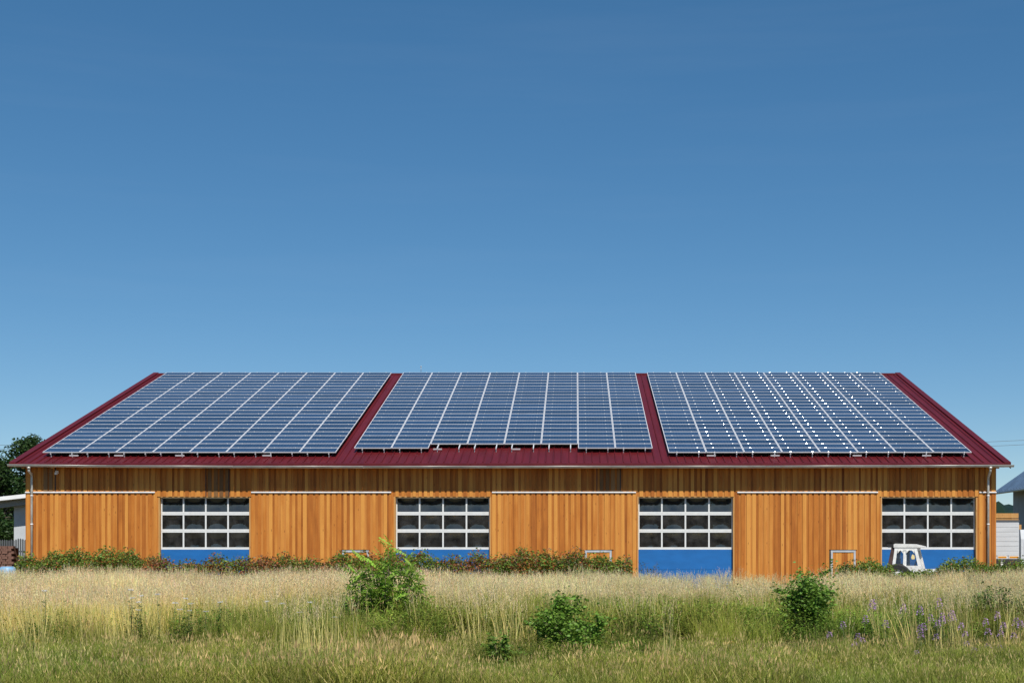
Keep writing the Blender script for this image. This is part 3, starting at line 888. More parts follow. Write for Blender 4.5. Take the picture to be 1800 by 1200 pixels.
# single stalks scattered before the stand
X, Y = field(3600, 19.5, 28)
P = pxof(X, Y)
keep = (rng.random(len(X)) < 0.65) & ((Y > 22.6+2.6*vnoise(X, Y, 1.1, 21)) & (vnoise(X, Y, 0.8, 22) > 0.42) | (vnoise(X, Y, 1.3, 23) > 0.78))
X, Y, P = X[keep], Y[keep], P[keep]; n = len(X)
scatter('thin_grass_stalks', 'thin single grass stalks standing before the tall dry grass', 'grass', THIN, np.stack([X, Y, 0*X], 1),
        np.stack([rng.normal(0, .08, n), rng.normal(0, .08, n)-0.05*sm(1000, 1500, P), rng.uniform(-0.6, 0.6, n)], 1), rng.uniform(0.75, 1.05, n), rng.integers(0, 4, n),
        np.ones((n, 3))*rng.uniform(0.9, 1.15, n)[:, None])

# green middle layer
X, Y = field(22000, 18.0, 34)
P = pxof(X, Y)
n1 = vnoise(X, Y, 1.4, 31)
edge = 23.3 + 2.4*(n1-0.5) + 3.0*(vnoise(X, Y, 2.6, 37)-0.5) - 1.4*sm(1380, 1500, P)
near = np.zeros(len(X))
for px_, y_, r_ in SHRUBS: near = np.maximum(near, np.exp(-(((X-wx(px_, y_))/(r_*1.9))**2+((Y-y_)/(r_*1.8))**2)))
patch = sm(0.62, 0.8, vnoise(X, Y, 1.2, 38))*(Y > 18.5)
front = np.clip(np.maximum(sm(-0.3, 0.6, Y-edge), np.maximum(0.55*patch, near)), 0, 1)
dens = clear(X, Y, 0.8)*front*(0.05+0.95*sm(280, 600, P))*(0.45+0.9*vnoise(X, Y, 0.8, 39))*(1-0.5*sm(29, 32, Y))
keep = rng.random(len(X)) < dens
X, Y, P, n1, near = X[keep], Y[keep], P[keep], n1[keep], near[keep]; n = len(X)
wd = vnoise(X, Y, 1.0, 33)
pick = np.where(rng.random(n) < 0.15+0.6*(wd > 0.52)+0.7*near, rng.integers(3, 5, n), rng.integers(0, 3, n))
scatter('green_meadow_grass', 'green leafy grass and weeds under the tall dry stalks', 'grass', MIDG, np.stack([X, Y, 0*X], 1),
        np.stack([rng.normal(0, .08, n), rng.normal(0, .08, n), rng.uniform(0, 6.28, n)], 1), rng.uniform(0.75, 1.12, n)*(0.85+0.3*n1)*(0.55+0.45*sm(21.0, 24.0, Y)), pick,
        np.ones((n, 3))*(0.55+0.75*vnoise(X, Y, 1.1, 35))[:, None]*rng.uniform(0.75, 1.25, (n, 1))*np.stack([0.85+0.4*vnoise(X, Y, 2.0, 36), 1+0*X, 1+0*X], 1))

# short foreground grass
X, Y = field(24000, 15.5, 26.0)
P = pxof(X, Y)
n1 = vnoise(X, Y, 1.1, 41); n2 = vnoise(X, Y, 0.35, 43)
keep = rng.random(len(X)) < 0.95*clear(X, Y, 0.75)
X, Y, P, n1, n2 = X[keep], Y[keep], P[keep], n1[keep], n2[keep]; n = len(X)
pick = np.where(rng.random(n) < 0.25+0.5*n1, rng.integers(0, 3, n), rng.integers(3, 5, n))
tt = ((0.52+0.42*n2+0.25*vnoise(X, Y, 0.9, 48))*rng.uniform(0.8, 1.2, n))[:, None]*np.stack([0.84+0.26*n1, 1.0+0*n1, 0.85+0.1*n1], 1)
scatter('short_grass', 'short olive-green grass with tan tips along the near edge of the meadow', 'grass', SHORT, np.stack([X, Y, 0*X], 1),
        np.stack([rng.normal(0, .1, n), rng.normal(0, .1, n)-0.06, rng.uniform(0, 6.28, n)], 1), rng.uniform(0.6, 1.25, n)*(0.65+0.6*n1+0.55*np.clip(vnoise(X, Y, 2.4, 47)-0.55, 0, 1)*2), pick, tt)

# ------------------------------------------------------------------ shrubs, brambles, trees
def pinnate_shrub(name, loc, H, Wd, nst, label, seed):
    """sapling with long feather-like leaves on upright stems"""
    random.seed(seed)
    root = tag(empty(name, loc), label, 'shrub')
    lb = LB(); st = MB()
    base_c = (0.15, 0.29, 0.028)
    for k in range(nst):
        az = k*2.399+random.uniform(-0.3, 0.3); spread = math.sqrt((k+0.3)/nst)
        h = H*(0.97-0.42*spread**2.2)*random.uniform(0.80, 1.0)
        if k == 0: h = H*0.93
        tip = Vector((math.cos(az)*Wd*0.5*spread, math.sin(az)*Wd*0.5*spread, h))
        b0 = Vector((random.gauss(0, 0.07), random.gauss(0, 0.07), -0.05))
        pts = [b0.lerp(tip, s) + Vector((math.cos(az), math.sin(az), 0))*0.12*spread*math.sin(math.pi*s) for s in (0, 0.25, 0.5, 0.75, 1)]
        st.tube(pts, [0.014, 0.012, 0.009, 0.006, 0.003], 5)
        nl = 13
        for j in range(nl):
            s = 0.22 + 0.78*j/(nl-1); i = min(3, int(s*4)); p = pts[i].lerp(pts[i+1], min(1, s*4-i))
            a2 = j*2.4+random.uniform(-0.4, 0.4)
            topf = s**4
            d = Vector((math.cos(a2), math.sin(a2), random.uniform(-0.15, 0.75)+0.9*topf*(1.6 if k < 3 else 0.6))).normalized()
            L = random.uniform(0.18, 0.30)
            side0 = (d.cross(Vector((0,0,1))).normalized() + Vector((0,0,random.uniform(-0.9, 0.9)))).normalized()
            q = p; c = rc(mixc(base_c, (0.32, 0.46, 0.07), random.random()*0.6+0.4*topf), 0.3)
            npair = random.randint(5, 6)
            for m in range(npair):
                u = (m+1)/npair
                d2 = (d + Vector((0,0,-0.7*u*(1-0.7*topf)))).normalized()
                q = q + d2*L/npair
                for sg in (-1, 1):
                    ld = (side0*sg + d2*0.45 + Vector((0,0,random.uniform(-0.35, 0.1)))).normalized()
                    lb.leaf(q, ld, Vector((0,0,1)) + d*0.3, L*0.38*(1-0.25*abs(u-0.5)), L*0.17, rc(c, 0.14))
            lb.leaf(q, d2, Vector((0,0,1)), L*0.34, L*0.15, c)
        for j in range(70):
            s = random.uniform(0.25, 1.0); i = min(3, int(s*4)); p = pts[i].lerp(pts[i+1], min(1, s*4-i)) + rdir()*random.uniform(0.02, 0.16)
            ls = random.uniform(0.055, 0.10)
            lb.leaf(p, rdir(-0.8, 0.5), rdir(0.1, 1.0), ls, ls*0.42, rc(mixc(base_c, (0.32, 0.46, 0.07), random.random()**2*0.8), 0.3))
    st.build('stem', M_bark, root)
    o = link('foliage', lb.mesh('foliage', M_leaf), root)
    return root
def leafy_shrub(name, loc, H, Wd, n, label, seed, col, lsize=(0.05, 0.09), lw=0.62, cat='shrub', shape=1.0, stems=9, group=None, dry=0.0, dry_col=(0.20,0.07,0.03)):
    """broad-leaved bush: leaves in sprays over a frame of stems"""
    random.seed(seed)
    root = tag(empty(name, loc), label, cat, group)
    lb = LB(); st = MB()
    tips = []
    for k in range(stems):
        az = random.uniform(0, 6.283); r = math.sqrt(random.random())
        tip = Vector((math.cos(az)*Wd*0.46*r, math.sin(az)*Wd*0.40*r, H*(1-0.5*shape*r*r)*random.uniform(0.78, 1.0)))
        b0 = Vector((random.gauss(0, 0.06*Wd), random.gauss(0, 0.05*Wd), -0.05))
        pts = [b0.lerp(tip, s)+Vector((0,0,0.12*H*math.sin(math.pi*s))) for s in (0, 0.33, 0.66, 1)]
        st.tube(pts, [0.012, 0.009, 0.006, 0.003], 5)
        tips.append(pts)
        for q in range(3):
            s = random.uniform(0.35, 0.9); i = min(2, int(s*3)); p = pts[i].lerp(pts[i+1], s*3-i)
            e = p + rdir(-0.1, 0.8)*random.uniform(0.15, 0.32)*H*0.7
            st.tube([p, p.lerp(e, 0.5)+Vector((0,0,0.02)), e], [0.005, 0.004, 0.002], 4)
            tips.append([p, p.lerp(e, 0.33), p.lerp(e, 0.66), e])
    for k in range(n):
        pts = random.choice(tips); s = random.uniform(0.02, 1.0)
        i = min(2, int(s*3)); p = pts[i].lerp(pts[i+1], s*3-i) + rdir()*abs(random.gauss(0, 0.10))*(H**0.5)
        if p.z < 0.02: p.z = random.uniform(0.02, 0.2)
        c = rc(dry_col, 0.4, 0.15) if random.random() < dry else rc(col, 0.35, 0.1)
        ls = random.uniform(*lsize)
        lb.leaf(p, rdir(-0.5, 0.5), rdir(0.2, 1.0), ls, ls*lw, c)
    st.build('stem', M_bark, root)
    link('foliage', lb.mesh('foliage', M_leaf), root)
    return root
pinnate_shrub('rowan_sapling', (wx(680, 25.1), 25.1, 0), 1.98, 1.6, 36, 'bright green sapling with feathery leaves rising above the meadow left of centre', 3)
leafy_shrub('dogwood_bush', (wx(1008, 21.2), 21.2, 0), 1.12, 1.65, 4600, 'low dark green broad-leaved bush in the middle of the meadow', 5, (0.16, 0.28, 0.04), (0.05, 0.085), stems=16)
leafy_shrub('dogwood_bush', (wx(1426, 23.9), 23.9, 0), 1.50, 1.45, 5200, 'upright dark green bush with thin stalks before it, right of the third door', 6, (0.155, 0.27, 0.04), (0.045, 0.08), shape=0.6, stems=18)
leafy_shrub('dogwood_bush', (wx(882, 19.6), 19.6, 0), 0.55, 0.85, 1500, 'small low green bush in the short grass, left of the low broad-leaved bush', 8, (0.15, 0.26, 0.04), (0.04, 0.07))
leafy_shrub('dogwood_bush', (wx(1143, 23.6), 23.6, 0), 0.6, 0.75, 1100, 'small green bush right of the low broad-leaved bush', 9, (0.15, 0.26, 0.04), (0.04, 0.07))
leafy_shrub('willow_sapling', (wx(1748, 24.8), 24.8, 0), 1.28, 0.85, 1400, 'loose leafy sapling among dry grass at the right edge', 10, (0.14, 0.20, 0.05), (0.06, 0.11), 0.35, shape=0.5)
leafy_shrub('willow_sapling', (wx(1790, 24.4), 24.4, 0), 1.05, 0.7, 600, 'smaller leafy sapling cut by the right edge of the picture', 11, (0.14, 0.20, 0.05), (0.06, 0.11), 0.35, shape=0.5)
leafy_shrub('willow_sapling', (wx(637, 24.9), 24.9, 0), 0.95, 0.9, 1700, 'short green bush crowding the left foot of the feathery sapling', 12, (0.14, 0.26, 0.035), (0.05, 0.08))

def bramble(px0, px1, Y, y_top, label, seed, dry, n_per_m=1700, depth=1.3):
    """thorny hedge: arching canes and small three-part leaves, some reddened"""
    random.seed(seed)
    xa, xb = wx(px0, Y), wx(px1, Y); L = xb-xa; H = wz(y_top, Y)
    root = tag(empty('bramble_hedge', (0.5*(xa+xb), Y, 0)), label, 'hedge', 'bramble hedges between meadow and hall')
    lb = LB(); st = MB()
    ph = [random.uniform(0, 6.28) for _ in range(4)]
    def top(x): return H*(0.94+0.05*math.sin(x*1.3+ph[0])+0.05*math.sin(x*3.1+ph[1])+0.05*math.sin(x*6.3+ph[2]))*min(1, 0.85+0.3*min(x+L/2, L/2-x)/0.9)
    for k in range(int(L*7)):
        x = random.uniform(-L/2, L/2); y = random.uniform(-depth/2, depth/2); h = top(x)*random.uniform(0.75, 1.08)
        az = random.uniform(0, 6.283); r = random.uniform(0.2, 0.6)
        pts = [Vector((x+math.cos(az)*r*(s**1.6), y+math.sin(az)*r*(s**1.6), h*math.sin(s*1.9)*1.02)) for s in (0.0, 0.25, 0.5, 0.75, 1.0)]
        st.tube(pts, [0.008, 0.007, 0.006, 0.004, 0.002], 4)
    nn = int(L*n_per_m*max(0.6, H))
    for k in range(nn):
        x = random.uniform(-L/2, L/2); y = random.uniform(-depth/2, depth/2)
        h = top(x)*(1-0.25*(2*y/depth)**2)
        z = h*(random.random()**0.55)
        if random.random() < 0.05: z = h*random.uniform(1.0, 1.12)
        patch = 0.5+0.5*math.sin(x*2.1+ph[3])*math.sin(z*2.9+x*0.7+ph[0])
        isdry = random.random() < dry*(0.25+1.3*patch)
        c = rc((0.38, 0.135, 0.045) if random.random() < 0.7 else (0.26, 0.17, 0.10), 0.4, 0.15) if isdry else rc((0.18, 0.255, 0.042), 0.4, 0.12)
        ls = random.uniform(0.06, 0.115)
        p = Vector((x, y, z)); d = rdir(-0.6, 0.6)
        u = rdir(0.2, 1.0)
        lb.leaf(p, d, u, ls, ls*0.62, c)
        if random.random() < 0.5: lb.leaf(p, (d+rdir()*0.9).normalized(), u, ls*0.8, ls*0.5, rc(c, 0.15))
    st.build('cane', M_bark, root)
    link('foliage', lb.mesh('foliage', M_leaf), root)
bramble(30, 282, 52.0, 969, 'green bramble hedge before the left end of the hall', 21, 0.18)
bramble(250, 485, 50.5, 980, 'reddened bramble hedge below the leftmost blue door', 22, 0.60)
bramble(455, 700, 50.0, 975, 'red and green bramble hedge left of the feathery sapling', 23, 0.55)
bramble(680, 900, 50.0, 972, 'red and green bramble hedge below the second blue door', 24, 0.50)
bramble(870, 1110, 49.5, 971, 'dark bramble hedge with tall green shoots left of the third door', 25, 0.35)
bramble(1475, 1572, 51.0, 984, 'green bramble hedge left of the white tractor cab', 26, 0.06)
bramble(1560, 1655, 51.0, 1003, 'low green brambles at the foot of the white tractor cab', 28, 0.06)
bramble(1650, 1830, 51.0, 983, 'green bramble hedge at the right end of the hall', 27, 0.06)
leafy_shrub('bramble_shoot', (wx(998, 49.0), 49.0, 0), 1.85, 1.5, 700, 'tall green bramble shoots over the dark hedge left of the third door', 31, (0.08, 0.13, 0.028), (0.06, 0.10), shape=0.6)
leafy_shrub('bramble_shoot', (wx(1140, 47.0), 47.0, 0), 1.6, 1.2, 220, 'sparse weed stalks before the left side of the third door', 32, (0.10, 0.12, 0.03), (0.05, 0.08), shape=0.5)
leafy_shrub('bramble_shoot', (wx(1485, 49.0), 49.0, 0), 1.45, 1.2, 600, 'green bramble clump before the rightmost small wicket door', 33, (0.08, 0.12, 0.026), (0.06, 0.10), shape=0.6)

def tree(name, x, Y, H, Wd, label, seed, col, nleaf=9000, trunk_h=0.25, group=None, lsz=(0.16, 0.30)):
    random.seed(seed)
    root = tag(empty(name, (x, Y, 0)), label, 'tree', group)
    tr = MB(); lb = LB()
    tr.tube([(0,0,-0.2), (0.1,0.05,H*0.3), (0.0,0.1,H*0.6), (0.1,0,H*0.92)], [H*0.028, H*0.021, H*0.013, H*0.004], 9)
    blobs = []
    for k in range(26):
        t = random.uniform(trunk_h, 0.97); az = k*2.4+random.uniform(-0.5, 0.5)
        rr = Wd*0.5*math.sin(math.pi*min(1, (t-trunk_h)/(1-trunk_h)*0.78+0.2))*random.uniform(0.55, 1.0)
        p0 = Vector((0.05, 0.05, H*t*0.88)); p1 = Vector((math.cos(az)*rr, math.sin(az)*rr, H*t))
        tr.tube([p0, p0.lerp(p1, 0.5)+Vector((0,0,0.1)), p1], [H*0.009, H*0.006, H*0.002], 5)
        blobs.append((p1, random.uniform(0.16, 0.27)*Wd*0.62))
        blobs.append((p0.lerp(p1, 0.55), random.uniform(0.13, 0.2)*Wd*0.62))
    blobs.append((Vector((0.1, 0, H*0.95)), Wd*0.10))
    tone = [rc((1,1,1), 0.28, 0.06) for _ in blobs]
    for k in range(nleaf):
        i = random.randrange(len(blobs)); c0, r0 = blobs[i]
        d = rdir()*r0*(random.random()**0.4); d.z *= 0.75
        ls = random.uniform(*lsz)
        c = rc(tuple(col[q]*tone[i][q] for q in range(3)), 0.25)
        lb.leaf(c0+d, rdir(-0.7, 0.5), rdir(0.1, 1), ls, ls*0.62, c)
    tr.build('trunk', M_bark, root)
    link('crown', lb.mesh('crown', M_leaf), root)
GT = 'trees behind the left end of the hall'
tree('ash_tree', wx(46, 96), 96, 9.8, 5.6, 'green tree whose top shows over the left roof verge', 41, (0.045, 0.085, 0.022), 8000, group=GT)
tree('maple_tree', wx(8, 90), 90, 7.9, 7.5, 'dense dark green tree at the left edge above the white canopy', 42, (0.034, 0.072, 0.016), 11000, trunk_h=0.05, group=GT)
tree('maple_tree', wx(-45, 99), 99, 9.0, 8.0, 'dark green tree cut by the left edge of the picture', 43, (0.034, 0.070, 0.016), 9000, trunk_h=0.05, group=GT)
leafy_shrub('garden_bush', (wx(12, 82), 82, 0), 4.2, 5.0, 5000, 'dark leafy bush filling the view below the white canopy', 44, (0.035, 0.075, 0.016), (0.14, 0.24), shape=0.3, stems=16)

# wood behind the camera (it is what the lower door panes mirror)
def wood_row():
    random.seed(51); lb = LB()
    for k in range(74):
        cx = -110 + 220*(k+random.uniform(-0.3, 0.3))/73; cy = -62+random.uniform(-6, 6); H = random.uniform(8.0, 11.5); w = random.uniform(2.6, 4.2)
        tone = random.uniform(0.7, 1.2)
        for q in range(620):
            d = rdir(); d = Vector((d.x*w, d.y*w, d.z*H*0.48))*(random.random()**0.3)
            ls = random.uniform(1.2, 2.0)
            lb.leaf(Vector((cx, cy, H*0.5))+d, rdir(-0.7, 0.5), rdir(0, 1), ls, ls*0.7, rc((0.035*tone, 0.065*tone, 0.018*tone), 0.3))
    return tag(link('far_wood', lb.mesh('far_wood', M_leaf)), 'dark row of woodland across the road from the hall', 'wood', kind='stuff')
wood_row()

# ------------------------------------------------------------------ flowers
def copy_thing(o, loc, rz, sc):
    c = o.copy(); COL.objects.link(c); c.location = loc; c.rotation_euler = (random.uniform(-.08,.08), random.uniform(-.08,.08), rz); c.scale = sc
    for ch in o.children:
        d = ch.copy(); COL.objects.link(d); d.parent = c
    return c
def flower_proto(name, label, cat, group, petal, kind):
    random.seed(hash(kind) % 97 if False else {'spike': 61, 'umbel': 62, 'daisy': 63}[kind])
    root = tag(empty(name, (0,0,0)), label, cat, group)
    st = MB(); st.tube([(0,0,-0.02), (0.01,0,0.5), (0.0,0.01,1.0)], [0.006, 0.005, 0.003], 5)
    st.build('stem', M_stem, root)
    lv = LB()
    for k in range(26):
        z = random.uniform(0.15, 0.85); a = k*2.4
        lv.leaf(Vector((0,0,z)), Vector((math.cos(a), math.sin(a), 0.45)), Vector((0,0,1)), random.uniform(0.07, 0.11), 0.016, rc((0.10,0.15,0.045), 0.25))
    link('leaves', lv.mesh('leaves', M_leaf), root)
    f = LB()
    if kind == 'spike':
        for k in range(46):
            z = random.uniform(0.84, 1.03); w = 0.036*(1.12-(z-0.84)/0.2); a = random.uniform(0, 6.28)
            p = Vector((math.cos(a)*w, math.sin(a)*w, z))
            f.leaf(p, Vector((math.cos(a), math.sin(a), random.uniform(-0.3, 0.5))), rdir(0.2, 1), 0.030, 0.022, rc(petal, 0.25))
    elif kind == 'umbel':
        for k in range(40):
            a = random.uniform(0, 6.28); r = 0.042*math.sqrt(random.random())
            f.leaf(Vector((math.cos(a)*r, math.sin(a)*r, 1.0+random.uniform(-0.01, 0.012))), rdir(-0.2, 0.5), rdir(0.4, 1), 0.018, 0.014, rc(petal, 0.1))
    else:
        for h in range(7):
            a = random.uniform(0, 6.28); r = 0.07*math.sqrt(random.random()); c = Vector((math.cos(a)*r, math.sin(a)*r, 0.98+random.uniform(-0.05, 0.04)))
            for k in range(11):
                b = k*0.571
                f.leaf(c, Vector((math.cos(b), math.sin(b), 0.15)), Vector((0,0,1)), 0.024, 0.011, rc(petal, 0.15))
    link('flower', f.mesh('flower', M_leaf), root)
    return root
def place_flowers(pr, spots, depth, big=1.0):
    for i, (px, py) in enumerate(spots):
        Yf = depth(px, py)
        z = max(0.22, wz(py, Yf))
        loc = (wx(px, Yf), Yf, 0); s = (1.0, 1.0, z)
        # keep heads their true size: scale only plants, gently, to the height seen
        sc = ((0.75+0.25*z)*big,)*2 + (z,)
        if i == 0: pr.location = loc; pr.scale = sc
        else: copy_thing(pr, loc, random.uniform(0, 6.28), sc)
random.seed(70)
Q = lambda L, ox, oy: [(ox+a/4, oy+b/4) for a, b in L]
fw = Q([(740,420),(930,450),(1050,465),(1205,410),(660,530),(820,565),(545,572),(437,645),(645,655),(615,712),(660,685),(1305,495),(1225,512),(1210,535),(1178,562),(1140,525),(1115,585),(1062,595),(1075,645),(1195,660),(1370,578),(1375,640),(1400,710),(1450,750),(1048,772),(1520,550),(1625,505),(1670,577),(1725,548),(1785,565),(1545,620),(1740,650),(1625,635),(1550,725),(1620,735),(1770,780),(1655,765),(1290,510),(1320,520),(735,432)], 1350, 950)
place_flowers(flower_proto('willowherb', 'lilac flower spike on a tall stem in the grass at right', 'flower', 'lilac willowherb in the right of the meadow', (0.56, 0.33, 0.62), 'spike'), fw,
              lambda px, py: 23.0-(py-1050)/100*3.0, 1.1)
wf = Q([(920,345),(985,385),(955,400),(975,430),(945,485),(1220,435),(1300,405),(1330,490),(1360,440),(1560,430),(1125,375),(1250,480),(1440,495),(320,350)], 0, 950) + Q([(90,425),(205,440),(375,430),(325,500),(545,535)], 450, 950)
place_flowers(flower_proto('yarrow', 'small white flower head on a thin stalk in the left meadow', 'flower', 'white flowers in the left of the meadow', (0.78, 0.76, 0.74), 'umbel'), wf,
              lambda px, py: 23.9-(py-1040)/100*1.5, 1.2)
yf = [(21,1101),(15,1157),(41,1110),(60,1125),(82,1147),(1280,1127),(1432,1156),(1467,1159),(1479,1171),(1358,1139)]
place_flowers(flower_proto('ragwort', 'yellow ragwort flower cluster low in the grass', 'flower', 'yellow ragwort in the meadow', (0.65, 0.42, 0.02), 'daisy'), yf,
              lambda px, py: 22.0-(py-1100)/70*3.2, 1.5)

# ------------------------------------------------------------------ disused rails in the grass
M_rust = simple('rusty_steel', (0.085,0.035,0.020), 0.85, 0.1, noise=0.4, nscale=9)
for Yr, lab in ((28.0, 'rusty rail hidden in the green grass, farther one'), (21.9, 'rusty rail along the edge of the short grass, nearer one')):
    m = MB()
    prof = [(-0.06,0),(0.06,0),(0.06,0.012),(0.012,0.03),(0.010,0.115),(0.034,0.125),(0.034,0.155),(-0.034,0.155),(-0.034,0.125),(-0.010,0.115),(-0.012,0.03),(-0.06,0.012)]
    m.prism(prof, -18, 16)
    o = m.build('rail', M_rust, None, (0, Yr, 0.0)); tag(o, lab, 'rail', 'disused rails in the meadow')

# ------------------------------------------------------------------ tractor behind the hedge
M_cabwhite = simple('cab_paint', (0.78,0.77,0.73), 0.4, noise=0.15, nscale=9)
M_rubber = simple('rubber', (0.02,0.02,0.02), 0.8)
M_brownp = simple('brown_panel', (0.085,0.045,0.035), 0.6, noise=0.3, nscale=6)
YT = 56.4
tra = empty('tractor', (wx(1596, YT), YT, 0), (0, 0, R(-20)))
tag(tra, 'old tractor with a white cab parked before the rightmost blue door', 'tractor')
def frust(m, bx, tx, by, ty, z0, z1, mi=0):
    """four posts of a tapering cab"""
    for sx in (0, 1):
        for sy in (0, 1):
            b = Vector((bx[sx], by[sy], z0)); t = Vector((tx[sx], ty[sy], z1)); w = 0.062
            m.add([tuple(b+Vector((i*w, j*w, 0))) for i, j in ((-1,-1),(1,-1),(1,1),(-1,1))]+[tuple(t+Vector((i*w*0.9, j*w*0.9, 0))) for i, j in ((-1,-1),(1,-1),(1,1),(-1,1))],
                  [(0,3,2,1),(4,5,6,7),(0,1,5,4),(1,2,6,5),(2,3,7,6),(3,0,4,7)], mi)
Z0, Z1 = 0.78, 1.90
bx, tx, by, ty = (-0.54, 0.62), (-0.40, 0.36), (-0.70, 0.70), (-0.58, 0.58)
mid = -0.04
c = MB(); frust(c, bx, tx, by, ty, Z0, Z1)
for yb_, yt_ in ((by[0], ty[0]), (by[1], ty[1])):
    b, t = Vector((mid-0.02, yb_, Z0)), Vector((mid-0.01, yt_, Z1)); w = 0.07
    c.add([tuple(b+Vector((i*w, j*0.03, 0))) for i, j in ((-1,-1),(1,-1),(1,1),(-1,1))]+[tuple(t+Vector((i*w*0.8, j*0.03, 0))) for i, j in ((-1,-1),(1,-1),(1,1),(-1,1))],
          [(0,3,2,1),(4,5,6,7),(0,1,5,4),(1,2,6,5),(2,3,7,6),(3,0,4,7)])
c.box(tx[0]-0.07, tx[1]+0.08, ty[0]-0.06, ty[1]+0.06, Z1-0.12, Z1+0.0)
for gx, sg in ((tx[0]+0.06, 1), (mid-0.08, -1), (mid+0.05, 1), (tx[1]-0.03, -1)):      # rounded window corners
    c.prism([(gx, Z1-0.24), (gx, Z1-0.12), (gx+sg*0.10, Z1-0.12)], ty[0]-0.10, ty[0]-0.03, 'Y')
c.box(bx[0]-0.02, bx[1]-0.02, by[0]-0.03, by[0]+0.08, Z0-0.12, 1.16)
c.box(bx[0]-0.05, bx[1]+0.05, by[0]-0.02, by[1]+0.05, Z0-0.12, Z0+0.02)
cab = c.build('cab_frame', M_cabwhite, tra)
r_ = MB()
r_.prism([(-0.50, Z1), (-0.50, Z1+0.13), (-0.44, Z1+0.16), (0.28, Z1+0.14), (0.66, Z1+0.05), (0.68, Z1+0.01), (0.60, Z1)], -0.66, 0.66, 'Y')
rf_ = r_.build('cab_roof', M_cabwhite, tra)
lamp = MB(); lamp.box(-0.74, -0.505, -0.60, -0.34, Z1+0.0, Z1+0.14); lamp.tube([(-0.75, -0.47, Z1+0.07), (-0.80, -0.47, Z1+0.07)], 0.055, 10)
lamp.build('work_lamp', M_rubber, rf_)
def quadpane(pts, name, mat=M_clear):
    m = MB(); m.face(pts); return m.build(name, mat, tra)
quadpane([(bx[0]+0.05, by[0], Z0+0.02), (mid-0.08, by[0], Z0+0.02), (mid-0.06, ty[0], Z1-0.06), (tx[0]+0.05, ty[0], Z1-0.06)], 'window')
dw = quadpane([(mid+0.04, by[0], Z0+0.02), (bx[1]-0.05, by[0], Z0+0.02), (tx[1]-0.05, ty[0], Z1-0.06), (mid+0.04, ty[0], Z1-0.06)], 'window')
quadpane([(bx[1], by[0]+0.05, Z0+0.02), (bx[1], by[1]-0.05, Z0+0.02), (tx[1], ty[1]-0.05, Z1-0.06), (tx[1], ty[0]+0.05, Z1-0.06)], 'windscreen', glass_mat('tinted_windscreen', (0.42,0.42,0.46), diffuse_mix=0.30))
quadpane([(bx[0]+0.05, by[1], Z0+0.02), (bx[1]-0.05, by[1], Z0+0.02), (tx[1]-0.05, ty[1], Z1-0.06), (tx[0]+0.05, ty[1], Z1-0.06)], 'window')
rp = MB(); rp.add([(bx[0]-0.30, by[0]+0.02, Z0-0.1), (bx[0]-0.02, by[0]-0.02, Z0-0.1), (tx[0]-0.03, ty[0]-0.02, Z1+0.02), (tx[0]-0.20, ty[0]+0.02, Z1+0.02),
                   (bx[0]-0.30, by[1], Z0-0.1), (bx[0]-0.02, by[1], Z0-0.1), (tx[0]-0.03, ty[1], Z1+0.02), (tx[0]-0.20, ty[1], Z1+0.02)],
                  [(0,1,2,3),(5,4,7,6),(4,0,3,7),(1,5,6,2),(3,2,6,7),(4,5,1,0)])
rp.build('rear_panel', M_brownp, tra)
stk = MB(); k_ = 0.56
stk.add([(0.22,by[0]*0.93,1.42),(0.33,by[0]*0.93,1.42),(0.35,by[0]*0.925,1.5),(0.31,by[0]*0.90,1.62),(0.24,by[0]*0.90,1.62),(0.20,by[0]*0.925,1.5)], [(0,1,2,3,4,5)])
stk.build('sticker', simple('sticker', (0.75,0.60,0.28), 0.5), tra)
se = MB(); se.bevbox(-0.35, 0.05, -0.25, 0.25, 0.85, 1.02, 0.05); se.box(-0.40, -0.32, -0.22, 0.22, 1.0, 1.45); se.build('seat', M_rubber, tra)
sw = MB(); sw.tube([(0.42, 0, 0.9), (0.30, 0, 1.22)], 0.02, 6); sw.tube([(0.30+0.06*math.sin(t), 0.19*math.cos(t), 1.22+0.17*math.sin(t)) for t in [2*math.pi*k/14 for k in range(15)]], 0.014, 5); sw.build('steering_wheel', M_rubber, tra)
hd = MB(); hd.bevbox(0.66, 1.95, -0.34, 0.34, 0.55, 1.02, 0.08); hd.build('bonnet', M_cabwhite, tra)
ch_ = MB(); ch_.box(-0.6, 1.8, -0.22, 0.22, 0.40, 0.72); ch_.build('chassis', M_brownp, tra)
def wheel(x, y, r, w):
    t = MB(); n = 22; pr = [(r*0.62, -w/2), (r*0.92, -w/2), (r, -w*0.32), (r, w*0.32), (r*0.92, w/2), (r*0.62, w/2)]
    V = [(q[0]*math.cos(a), q[1], q[0]*math.sin(a)) for a in [2*math.pi*k/n for k in range(n)] for q in pr]
    t.add(V, [(k*6+i, k*6+(i+1)%6, ((k+1)%n)*6+(i+1)%6, ((k+1)%n)*6+i) for k in range(n) for i in range(6)], 0, False)
    o = t.build('wheel', M_rubber, tra, (x, y, r))
    rm = MB(); rm.tube([(0, -w*0.36, 0), (0, w*0.36, 0)], r*0.63, 18); rm.build('rim', M_flash, o)
for y in (-0.68, 0.68):
    wheel(-0.35, y, 0.62, 0.34); wheel(1.45, y, 0.40, 0.24)

